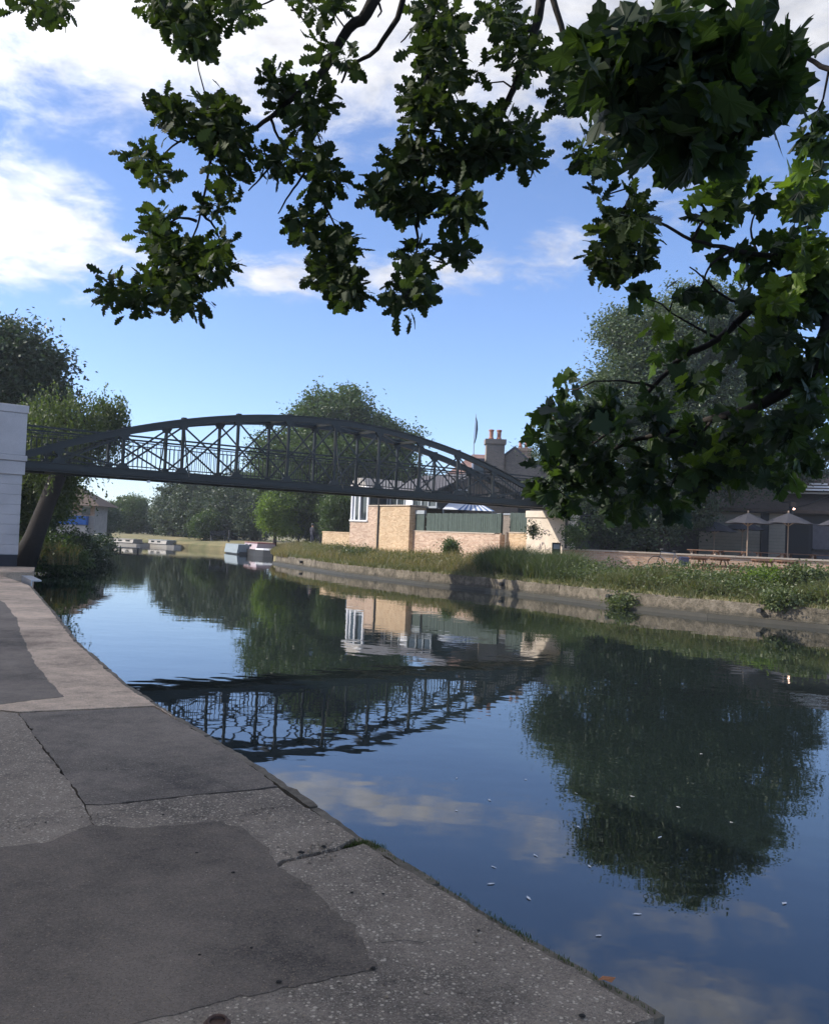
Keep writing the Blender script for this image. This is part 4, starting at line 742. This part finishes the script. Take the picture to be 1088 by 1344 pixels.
p = onz(219, 718, 0); narrowboat((p.x, p.y-1.0, 0), R(-38), 7, 'hullw', 'greyframe', 'hullw', 'white narrowboat with grey roof moored beside the far willows', ht=.6).scale = (.75, .75, .62)
p = onz(314, 727, 0); o = thing('covered_boat', 'boat under a plain grey-blue tarpaulin moored near the far willows', 'boat', p, R(-62)); o.scale = (.8, .8, .85); MB().prism([(-2.2, -.8), (2.2, -.85), (2.7, 0), (2.2, .85), (-2.2, .8)], -.3, .25).build('hull', M['hullk'], o)
MB().xprism([(-.95, .12), (.95, .12), (.8, .95), (-.8, .95)], -2.3, 2.3).build('tarpaulin', M['cover'], o)
p = onz(342, 730, 0); narrowboat((p.x-.4, p.y+2.2, 0), R(-66), 7.5, 'hullk', 'cabin', 'cabinl', 'maroon narrowboat with pale cabin side and white bow by the dry grass', ht=.5, bow='frame')
p = onz(160, 723, 0); j = thing('jetty', 'low dark timber jetty reaching from the bushes over the water', 'jetty', (p.x, p.y, 0), R(5))
for i in range(16): part('plank', M['hullk'], j, -2.4+i*.24, -2.4+i*.24+.22, -.6, .6, .22, .28)
for x in (-2.2, 0, 1.3): part('pile', M['hullk'], j, x-.06, x+.06, -.5, -.38, -.5, .22)
h = thing('boathouse', 'house with brown hipped roof and bright blue band above the left bank', 'house', (-24.3, 62, .3)); part('wall', M['render'], h, -2.4, 1.7, 0, 2.6, -.1, 3.0)
part('lower_wall', M['brickR'], h, -2.4, 1.7, -.02, -.003, 2.25, 3.0)
bb = part('balcony', M['blue'], h, -1.3, 1.3, -.5, -.03, 1.6, 2.2); part('base', M['render'], h, -1.35, 1.35, -.45, -.03, -.1, 1.55)
MB().add([(-3, -.8, 2.95), (2.3, -.8, 2.95), (2.3, 3.4, 2.95), (-3, 3.4, 2.95), (-.9, 1.3, 4.4), (0, 1.3, 4.4)], [(0, 1, 5, 4), (1, 2, 5), (2, 3, 4, 5), (3, 0, 4), (3, 2, 1, 0)]).build('roof', M['tile'], h)
for x in (-.2, 1.1): wn = part('window', M['glass'], h, x-.3, x+.3, -.06, -.022, 2.3, 2.9); part('frame', M['frame'], wn, x-.34, x+.34, -.07, -.062, 2.86, 2.92)
for x, y, d, wd_, lab in ((205, 672, 125, 5., 'far house with long dark roof behind the lone round tree'), (196, 684, 120, 2.2, 'small pale far cottage beside the round tree')):
    p = at(x, y, d); o = thing('far_house', lab, 'house', (p.x, p.y, .9)); zt = p.z-.9; part('wall', M['render' if wd_ < 3 else 'brickR'], o, -wd_/2, wd_/2, 0, 5, -.1, zt*.7)
    MB().xprism([(-.4, zt*.68), (5.4, zt*.68), (2.5, zt+.7)], -wd_/2-.3, wd_/2+.3).build('roof', M['slate'], o); part('window', M['glass'], o, -.5, .3, -.04, -.003, zt*.3, zt*.5)
# people and posts on the far towpath
def person(loc, rz, label, top, trousers):
    o = thing('person', label, 'person', loc, rz)
    J = {'pelvis': (0, 0, .95, .13), 'waist': (0, 0, 1.1, .125), 'chest': (0, 0, 1.32, .15), 'neck': (0, 0, 1.48, .055), 'head': (0, -.01, 1.62, .095), 'crown': (0, -.01, 1.70, .075)}
    ed = [('pelvis', 'waist'), ('waist', 'chest'), ('chest', 'neck'), ('neck', 'head'), ('head', 'crown')]
    for s, t_ in ((-1, 'l'), (1, 'r')):
        J.update({t_+'sh': (s*.18, 0, 1.42, .06), t_+'el': (s*.24, .03, 1.14, .045), t_+'wr': (s*.22, -.10, .92, .035), t_+'ha': (s*.21, -.13, .84, .035), t_+'hp': (s*.09, 0, .90, .09), t_+'kn': (s*.10, -.03, .50, .06), t_+'an': (s*.10, s*.08, .08, .045), t_+'to': (s*.11, s*.08-.14, .04, .04)})
        ed += [('chest', t_+'sh'), (t_+'sh', t_+'el'), (t_+'el', t_+'wr'), (t_+'wr', t_+'ha'), ('pelvis', t_+'hp'), (t_+'hp', t_+'kn'), (t_+'kn', t_+'an'), (t_+'an', t_+'to')]
    ks = list(J); me = bpy.data.meshes.new('body'); me.from_pydata([J[k][:3] for k in ks], [(ks.index(a), ks.index(b)) for a, b in ed], [])
    b = bpy.data.objects.new('body', me); link(b, o)
    m_, t, bsd = newmat('person_clothes'); sp_ = nd(t, 'ShaderNodeSeparateXYZ'); t.links.new(coords(t), sp_.inputs[0])
    c = mixc(t, mth(t, 'GREATER_THAN', sp_.outputs[2], .95), trousers, top); t.links.new(mixc(t, mth(t, 'GREATER_THAN', sp_.outputs[2], 1.49), c, (.45, .28, .2)), bsd.inputs['Base Color']); bsd.inputs['Roughness'].default_value = .9; me.materials.append(m_)
    b.modifiers.new('skin', 'SKIN'); sv = me.skin_vertices[0].data
    for i, k in enumerate(ks): sv[i].radius = (J[k][3],)*2; sv[i].use_root = (k == 'pelvis')
    s_ = b.modifiers.new('sub', 'SUBSURF'); s_.levels = s_.render_levels = 2
    hr = MB().lathe([(.06, 1.60), (.105, 1.63), (.105, 1.70), (.07, 1.765), (.02, 1.79)], 10, (0, .015)); hr.build('hair', M['dark'], o, True)
p = at(409, 722, 66); person((p.x, p.y, .95), 2.5, 'person in dark top standing on the towpath by a bicycle', (.03, .03, .045), (.03, .035, .06)); bicycle((p.x+.7, p.y+.3, .95), .5, 'bicycle standing beside the person on the far towpath', False)
p = at(391, 722, 78); person((p.x, p.y, .95), -1, 'person in black walking alone on the far towpath', (.015, .015, .015), (.02, .02, .022))
bn = thing('bench', 'dark wooden bench on the grass before the far willows', 'bench', (*at(286, 713, 80).to_2d(), .9), R(20))
for i in range(3): part('seat_slat', M['dark'], bn, -.7, .7, -.2+i*.14, -.08+i*.14, .42, .46)
for i in range(3): part('back_slat', M['dark'], bn, -.7, .7, .24, .28, .52+i*.14, .63+i*.14)
for x in (-.6, .6): part('leg', M['dark'], bn, x-.04, x+.04, -.2, .28, 0, .42); part('leg', M['dark'], bn, x-.03, x+.03, .281, .32, 0, .92)
for x, d in ((402, 72), (415, 66), (420, 64), (300, 80)): p = at(x, 715, d); o = MB().lathe([(.08, -.1), (.08, .95), (.05, 1.0)], 8).build('mooring_post', M['dark']); o.location = (p.x, p.y, .93); tag(o, 'dark wooden mooring post on the far grass bank', 'post', 'posts on the far bank')
# distant wood closing the horizon
P = []
for x in np.linspace(-150, 160, 90): P.append((x, 165+.0*x+random.uniform(-6, 6), random.uniform(1.6, 3.0), 3.2, 3, random.uniform(1.6, 2.8)))
o = cloud('distant_wood', clump_points(P, 900, 26, 1.0, .4), .5, QUAD, LF['poplar']); tag(o, 'distant belt of trees closing the view', 'wood')

# ------------------------------------------------------------------ floating fluff
fm = []
for s in range(3): mb = MB(); mb.add([(-.05, 0, .004), (-.015, .02, .010), (.03, .015, .007), (.05, 0, .012), (.02, -.016, .005), (-.02, -.012, .008)], [(0, 1, 2, 3, 4, 5)]); mb.v = [(v[0]*random.uniform(.7, 1.3), v[1]*random.uniform(.7, 1.4), v[2]) for v in mb.v]; fm.append(mb.mesh('feather', M['pale']))
for x, y in ((599, 1022), (690, 1024), (642, 1051), (599, 1065), (759, 1086), (703, 1124), (648, 1139), (644, 1161), (774, 1138), (890, 1060), (830, 1046), (866, 1100), (836, 1201), (785, 1229), (694, 1180), (756, 1042), (1030, 1187), (960, 1080), (920, 990), (572, 925)):
    p = onz(x, y, 0); o = inst('feather', random.choice(fm), None, (p.x, p.y, .001), (0, 0, random.uniform(0, 6.28)), (random.uniform(.25, .5),)*3); tag(o, 'white feather floating on the still water', 'feather', 'feathers floating on the river')

# ------------------------------------------------------------------ overhanging oak and maple
SAMP = {}
def twigs(parent, clusters):       # a fine shoot from the nearest branch into every spray of leaves
    for c in clusters:
        e = at(c[0], c[1], c[4]); b = min(SAMP[parent.name], key=lambda p: (p-e).length)
        if .08 < (b-e).length < .6:
            m1 = b.lerp(e, .35) + Vector((random.gauss(0, .03), random.gauss(0, .03), random.uniform(-.06, .02))); m2 = b.lerp(e, .72) + Vector((random.gauss(0, .03), random.gauss(0, .03), random.uniform(-.05, .02)))
            MB().tube([b, m1, m2, e + (e-b)*.12], [.007, .0055, .004, .002], 5).build('twig', M['barkd'], parent, True)
def limb(parent, pts, r0, r1, name='branch', mat='barkd'):
    q = [at(*p) if not isinstance(p, Vector) else p for p in pts]
    # resample smoothly and add a little crookedness
    out = []
    for i in range(len(q)-1):
        a, b = q[i], q[i+1]; p0 = q[max(i-1, 0)]; p3 = q[min(i+2, len(q)-1)]
        for k in range(4):
            t_ = k/4; out.append(.5*((2*a) + (b-p0)*t_ + (2*p0-5*a+4*b-p3)*t_*t_ + (3*a-p0-3*b+p3)*t_**3) + Vector((random.gauss(0, r1*.5), random.gauss(0, r1*.5), random.gauss(0, r1*.5))))
    out.append(q[-1]); n = len(out); SAMP.setdefault(parent.name, []).extend(out[(4 if len(q) > 6 else 0):]); MB().tube(out, [r0+(r1-r0)*(i/(n-1))**.8 for i in range(n)], 7).build(name, M[mat], parent, True); return out
def leaves(parent, clusters, size, tmpl, mat, dens, nobj, down, upn, dj=.35):
    P = []; C = []
    for c in clusters:
        x, y, rx, ry, d = c[:5]; k = dens*(c[5] if len(c) > 5 else 1); n = max(4, int(rx*ry*k)); m_ = max(1, round(n/7))
        lp_ = .62*size*FPX/d; rx = max(3, rx*.86-lp_); ry = max(3, ry*.86-lp_)
        # sprigs: leaves fan out from twig ends
        for _ in range(m_):
            a = random.uniform(0, 6.28); q = random.random()**.5; sp_ = at(x+rx*q*math.cos(a), y+ry*q*math.sin(a), d+random.gauss(0, dj))
            for _ in range(7): P.append(np.array(sp_)+rng.normal(0, size*.36, 3)); C.append(np.array(sp_))
    P = np.array(P); C = np.array(C); out = P-C; out /= np.linalg.norm(out, axis=1)[:, None]+1e-6
    order = np.argsort(P[:, 1]); own, rest = order[:nobj], order[nobj:]
    cloud('leaf_mass', P[rest], size, tmpl, mat, parent, down, upn, out[rest], 1.0)
    T, F = tmpl; mes = [npmesh('leaf', T*np.array([1, s, z_]), F, mat) for s, z_ in ((1, 1), (.85, 2.4), (1.1, -.8), (.92, 3.2))]
    d, w_, nn = frames(len(own), down, upn, out[own], 1.0)
    for i, k in enumerate(own):
        mw = Matrix(((d[i][0], w_[i][0], nn[i][0]), (d[i][1], w_[i][1], nn[i][1]), (d[i][2], w_[i][2], nn[i][2])))
        o = bpy.data.objects.new('leaf', mes[i % 4]); link(o, parent); s_ = size*random.uniform(.75, 1.25); o.matrix_local = Matrix.Translation(Vector(P[k])) @ mw.to_4x4() @ Matrix.Scale(s_, 4)
oak = thing('oak_tree', 'overhanging oak with lobed leaves on drooping twigs against the clouds', 'tree')
TO = Vector((-1.9, -2.6, .4)); MB().tube([TO, TO+Vector((.1, .1, 2.5)), TO+Vector((.3, .4, 5)), TO+Vector((.5, .9, 7.5)), TO+Vector((.6, 1.2, 10))], [.55, .42, .36, .27, .14], 12).build('trunk', M['bark'], oak, True)
D = 5.4
limb(oak, [TO+Vector((.35, .5, 5.6)), Vector((-.9, 1.2, 6.6)), (520, -160, 5.0), (489, 0, 5.2), (457, 37, 5.3), (425, 92, 5.4), (402, 112, 5.4), (356, 152, 5.5), (319, 177, 5.5), (282, 177, 5.6)], .06, .006)
limb(oak, [(540, -140, 4.9), (528, 0, 5.1), (494, 64, 5.2), (461, 85, 5.3), (448, 108, 5.4)], .025, .006)
for tw_ in ([(282, 190, 5.55), (275, 216, 5.5), (264, 276, 5.5), (250, 317, 5.45), (225, 350, 5.4)], [(406, 120, 5.4), (408, 184, 5.4), (420, 253, 5.4), (443, 303, 5.4), (445, 350, 5.4)], [(370, -8, 5.3), (385, 10, 5.3), (402, 30, 5.3)], [(405, 205, 5.4), (399, 228, 5.4), (380, 255, 5.4), (365, 280, 5.4)], [(362, 190, 5.4), (356, 216, 5.4), (340, 235, 5.4), (326, 250, 5.4)], [(570, -5, 5.2), (548, 30, 5.2), (526, 55, 5.2)], [(264, 280, 5.5), (280, 295, 5.5), (290, 320, 5.5)], [(258, 290, 5.5), (235, 285, 5.5), (215, 300, 5.5)], [(356, 155, 5.5), (372, 190, 5.45), (410, 215, 5.4)], [(319, 177, 5.5), (300, 200, 5.5), (300, 225, 5.5)], [(282, 177, 5.6), (235, 185, 5.6), (205, 215, 5.6)], [(545, 290, 5.2), (548, 320, 5.2), (540, 370, 5.2)], [(490, -10, 5.2), (500, 10, 5.2), (496, 22, 5.2)]): limb(oak, tw_, .011, .004, 'twig')
limb(oak, [Vector((-.6, 1.6, 6.9)), (725, -150, 4.8), (710, 0, 5.0), (691, 73, 5.1), (667, 131, 5.2), (635, 205, 5.2), (608, 243, 5.2), (565, 277, 5.2)], .042, .006)
limb(oak, [(575, -120, 5.0), (568, 0, 5.1), (562, 100, 5.2), (556, 190, 5.2), (556, 260, 5.2), (547, 300, 5.2)], .03, .005)
limb(oak, [(722, -20, 4.9), (742, 55, 4.9), (769, 126, 4.9), (803, 170, 4.9), (820, 200, 4.9), (832, 243, 4.9)], .02, .005)
OC = [(60, 6, 48, 14, 5.5), (215, 5, 40, 14, 5.4), (245, 22, 55, 24, 5.4), (255, 52, 32, 16, 5.4), (315, 12, 18, 22, 5.4), (440, 8, 24, 10, 5.3), (405, 0, 22, 8, 5.3), (428, 65, 14, 9, 5.3), (457, 82, 12, 14, 5.3), (216, 140, 18, 20, 5.5), (235, 155, 24, 15, 5.5), (282, 145, 38, 18, 5.5), (290, 172, 42, 24, 5.5), (300, 195, 32, 18, 5.5), (192, 205, 26, 16, 5.6), (205, 228, 14, 18, 5.6), (300, 228, 18, 16, 5.5), (285, 268, 16, 14, 5.5), (330, 205, 12, 10, 5.5),
      (212, 288, 18, 16, 5.5), (212, 318, 22, 18, 5.5), (240, 340, 48, 22, 5.4), (230, 372, 60, 22, 5.4), (160, 382, 42, 13, 5.4), (250, 395, 34, 16, 5.4), (285, 325, 16, 18, 5.4), (288, 350, 14, 16, 5.4), (185, 398, 14, 12, 5.4),
      (360, 103, 14, 20, 5.4), (375, 125, 22, 14, 5.4), (405, 150, 32, 26, 5.4), (420, 125, 16, 14, 5.4), (365, 208, 26, 14, 5.4), (415, 205, 24, 22, 5.4), (430, 235, 28, 18, 5.4), (400, 292, 22, 20, 5.4), (440, 320, 38, 18, 5.4), (440, 352, 30, 22, 5.4), (455, 380, 30, 22, 5.4), (425, 362, 16, 16, 5.4),
      (566, 20, 18, 26, 5.1), (563, 65, 18, 26, 5.1), (590, 40, 18, 34, 5.1), (552, 130, 20, 28, 5.2), (545, 165, 14, 14, 5.2), (545, 205, 26, 22, 5.2), (505, 255, 28, 22, 5.2), (540, 260, 38, 26, 5.2), (520, 215, 18, 16, 5.2), (585, 100, 20, 26, 5.1), (580, 150, 22, 26, 5.1), (595, 205, 36, 26, 5.2), (605, 270, 24, 36, 5.2), (605, 325, 14, 26, 5.2), (640, 160, 28, 22, 5.2), (640, 200, 40, 26, 5.2), (678, 175, 28, 22, 5.2), (690, 205, 16, 26, 5.2), (675, 45, 22, 22, 5.0), (690, 75, 22, 18, 5.0), (655, 15, 20, 18, 5.0), (545, 330, 16, 14, 5.2), (520, 385, 16, 14, 5.2), (550, 372, 22, 26, 5.2), (535, 395, 18, 10, 5.2),
      (775, 198, 20, 16, 4.9), (790, 210, 16, 12, 4.9), (790, 262, 9, 8, 4.9), (835, 285, 30, 20, 4.8), (810, 300, 30, 18, 4.8), (800, 340, 24, 24, 4.8), (840, 330, 16, 26, 4.8), (760, 100, 16, 26, 4.8), (745, 130, 14, 18, 4.8), (620, 95, 8, 8, 5.2)]
leaves(oak, OC,   .092, OAK, LF['oak'], .21, 290, .35, .9, .25)
twigs(oak, OC)
# oak crown overhead, out of the picture, that shades the quay
ob = [(TO.x+.5, TO.y+1.5, 9.5, 5, 5, 2.6), (TO.x-3, TO.y+2, 9, 4, 5, 2.5), (1.5, 1.2, 8.6, 3.4, 2.6, 1.4), (-3.5, 2.5, 8.6, 3, 2.6, 1.5), (1, -4, 9, 5, 4, 2.5)]
cp = clump_points(ob+[(-.5, 3.0, 8.3, 3.0, 1.6, .9)], 430, 42, .75, .2); cloud('crown', cp, .17, QUAD, LF['oak'], oak, .3, 1.0)
mpl = thing('maple_tree', 'overhanging maple with broad pointed leaves hanging over the water', 'tree')
TM = Vector((2.3, -1.8, .4)); MB().tube([TM, TM+Vector((.05, .1, 1.5)), TM+Vector((.2, .3, 3.2)), TM+Vector((.3, .8, 5.5))], [.34, .27, .22, .12], 10).build('trunk', M['bark'], mpl, True)
j0 = TM+Vector((.2, .3, 3.1))
limb(mpl, [j0, Vector((2.9, .8, 3.9)), (1150, 330, 4.6), (1090, 430, 4.9), (1066, 492, 5.2), (1034, 511, 5.4), (994, 533, 5.6), (935, 550, 5.9), (880, 566, 6.1), (825, 580, 6.3), (790, 600, 6.4)], .085, .008)
limb(mpl, [j0+Vector((0, .1, .5)), Vector((3.0, 1.2, 4.3)), (1150, 345, 4.8), (1090, 360, 5.0), (1026, 369, 5.2), (998, 393, 5.3), (943, 444, 5.5), (896, 468, 5.7), (857, 507, 5.8), (817, 552, 6.0), (770, 590, 6.1)], .05, .008)
limb(mpl, [(1110, 335, 4.8), (1088, 336, 4.9), (1006, 335, 5.0), (963, 327, 5.0), (909, 315, 5.0), (866, 291, 5.0), (845, 300, 5.0)], .022, .006)
limb(mpl, [(1130, 100, 4.2), (1088, 90, 4.3), (1050, 75, 4.4), (1020, 100, 4.5)], .02, .006)
for tw_ in ([(1034, 511, 5.4), (1010, 480, 5.4), (985, 440, 5.4), (960, 420, 5.4)], [(1026, 369, 5.2), (1000, 340, 5.2), (985, 300, 5.2), (1000, 260, 5.2)], [(943, 444, 5.5), (915, 430, 5.5), (880, 410, 5.5)], [(998, 393, 5.3), (960, 395, 5.3), (925, 365, 5.3), (905, 350, 5.3)], [(994, 533, 5.6), (985, 570, 5.6), (965, 600, 5.6)], [(935, 550, 5.9), (900, 600, 5.9), (880, 640, 5.9)], [(857, 507, 5.8), (820, 500, 5.8), (780, 500, 5.8)], [(825, 580, 6.3), (770, 610, 6.3), (720, 630, 6.3)], [(963, 327, 5.), (935, 345, 5.), (920, 375, 5.)], [(909, 315, 5.), (930, 280, 5.), (960, 262, 5.)], [(880, 566, 6.1), (850, 610, 6.1), (840, 650, 6.1)], [(1040, 500, 5.4), (1060, 550, 5.3), (1055, 600, 5.3)]): limb(mpl, tw_, .012, .004, 'twig')
MC = [(900, 60, 120, 60, 2.5, .16), (960, 110, 100, 70, 2.5, .16), (880, 140, 90, 60, 2.5, .16), (800, 80, 60, 50, 2.6, .14), (920, 195, 60, 35, 2.6, .14), (1010, 70, 50, 50, 2.6, .14),
      (945, 262, 34, 26, 5.0), (930, 300, 26, 20, 5.0), (985, 250, 20, 26, 5.0), (1070, 180, 26, 50, 4.6), (1060, 250, 34, 40, 4.8), (1040, 310, 40, 34, 4.9), (1075, 330, 30, 40, 4.9), (1000, 345, 40, 22, 5.1), (960, 340, 24, 16, 5.1), (1060, 390, 40, 34, 5.1), (1020, 420, 40, 34, 5.3), (1075, 450, 26, 50, 5.0), (850, 385, 32, 20, 5.4), (885, 385, 30, 18, 5.4), (930, 395, 30, 20, 5.3), (975, 400, 30, 28, 5.4), (905, 440, 34, 20, 5.5), (960, 455, 46, 26, 5.5), (1010, 470, 40, 34, 5.5), (870, 475, 40, 18, 5.8), (900, 500, 56, 26, 5.8), (990, 505, 50, 26, 5.6), (1060, 520, 40, 40, 5.3), (1040, 570, 40, 40, 5.4), (1065, 600, 26, 30, 5.4), (975, 560, 40, 36, 5.7), (920, 570, 50, 34, 6.0), (860, 545, 50, 34, 6.1), (800, 540, 44, 40, 6.0), (745, 510, 24, 26, 6.1), (725, 545, 30, 26, 6.2), (765, 560, 40, 40, 6.2), (720, 590, 28, 26, 6.3), (755, 620, 50, 36, 6.3), (712, 635, 26, 24, 6.3), (800, 610, 50, 40, 6.3), (850, 610, 46, 40, 6.2), (905, 625, 44, 34, 6.0), (945, 620, 36, 30, 5.8), (820, 655, 50, 24, 6.3), (885, 655, 34, 22, 6.0), (735, 655, 36, 18, 6.3), (1030, 625, 26, 22, 5.5), (1005, 600, 30, 26, 5.6)]
def thin(c):      # the upper sprays are open, the lower mass is dense
    x, y = c[0], c[1]
    if x < 1010 and 370 < y < 515: return (*c, .34)
    if y < 370: return (*c, .5)
    return (*c, 1.)
MN = [c for c in MC if len(c) > 5]; MF = [thin(c) for c in MC if len(c) == 5]
twigs(mpl, MF)
leaves(mpl, MN, .108, MAP, LF['maple'], .15, 120, .5, .7, .16)
leaves(mpl, [(945, 600, 24, 20, 5.6), (1000, 592, 26, 22, 5.6), (928, 632, 20, 18, 5.7), (1050, 265, 34, 46, 4.7), (1060, 335, 30, 30, 4.8), (1000, 462, 26, 18, 5.3), (862, 428, 18, 16, 5.3), (900, 505, 22, 16, 5.6), (1035, 380, 30, 22, 5.0), (945, 268, 34, 24, 4.9)], .12, MAP, LF['bright'], .03, 0, .5, .7, .15)  # paler leaves in these sprays stand in for sun falling on them
leaves(mpl, MF,   .125, MAP, LF['maple'], .029, 175, .5, .7, .3)

# ------------------------------------------------------------------ unseen block added along the quay to shade the path
block_dir = math.atan2(.84, -.54)
wh = thing('shade_block', 'plain unseen block added to shade the quay path', 'building', (-5.2, -5, .45), block_dir)
part('wall', M['cream'], wh, 0, 40, 0, 9, -.3, 10.1); part('parapet', M['stone'], wh, -.1, 40.1, -.08, 9.1, 10.103, 10.4)
for i in range(9):
    for zf in (1.2, 4.4, 7.4):
        wn = part('window', M['glass'], wh, 2+i*4.2, 3.6+i*4.2, -.03, .0, zf, zf+2.1); part('sill', M['stone'], wn, 1.9+i*4.2, 3.7+i*4.2, -.12, -.003, zf-.15, zf-.003)

# ------------------------------------------------------------------ haze
hz = MB().box(-260, 260, -40, 230, -1.2, 24).build('haze', M['white']); hz.data.materials.clear()
hm = bpy.data.materials.new('thin_haze'); hm.use_nodes = True; t = hm.node_tree; t.nodes.clear(); out = nd(t, 'ShaderNodeOutputMaterial'); pv = nd(t, 'ShaderNodeVolumePrincipled')
pv.inputs['Color'].default_value = (.86, .92, 1, 1); pv.inputs['Density'].default_value = .00065; pv.inputs['Anisotropy'].default_value = .3
t.links.new(pv.outputs[0], out.inputs['Volume']); hz.data.materials.append(hm); tag(hz, 'thin morning haze over the river', 'haze', kind='stuff')
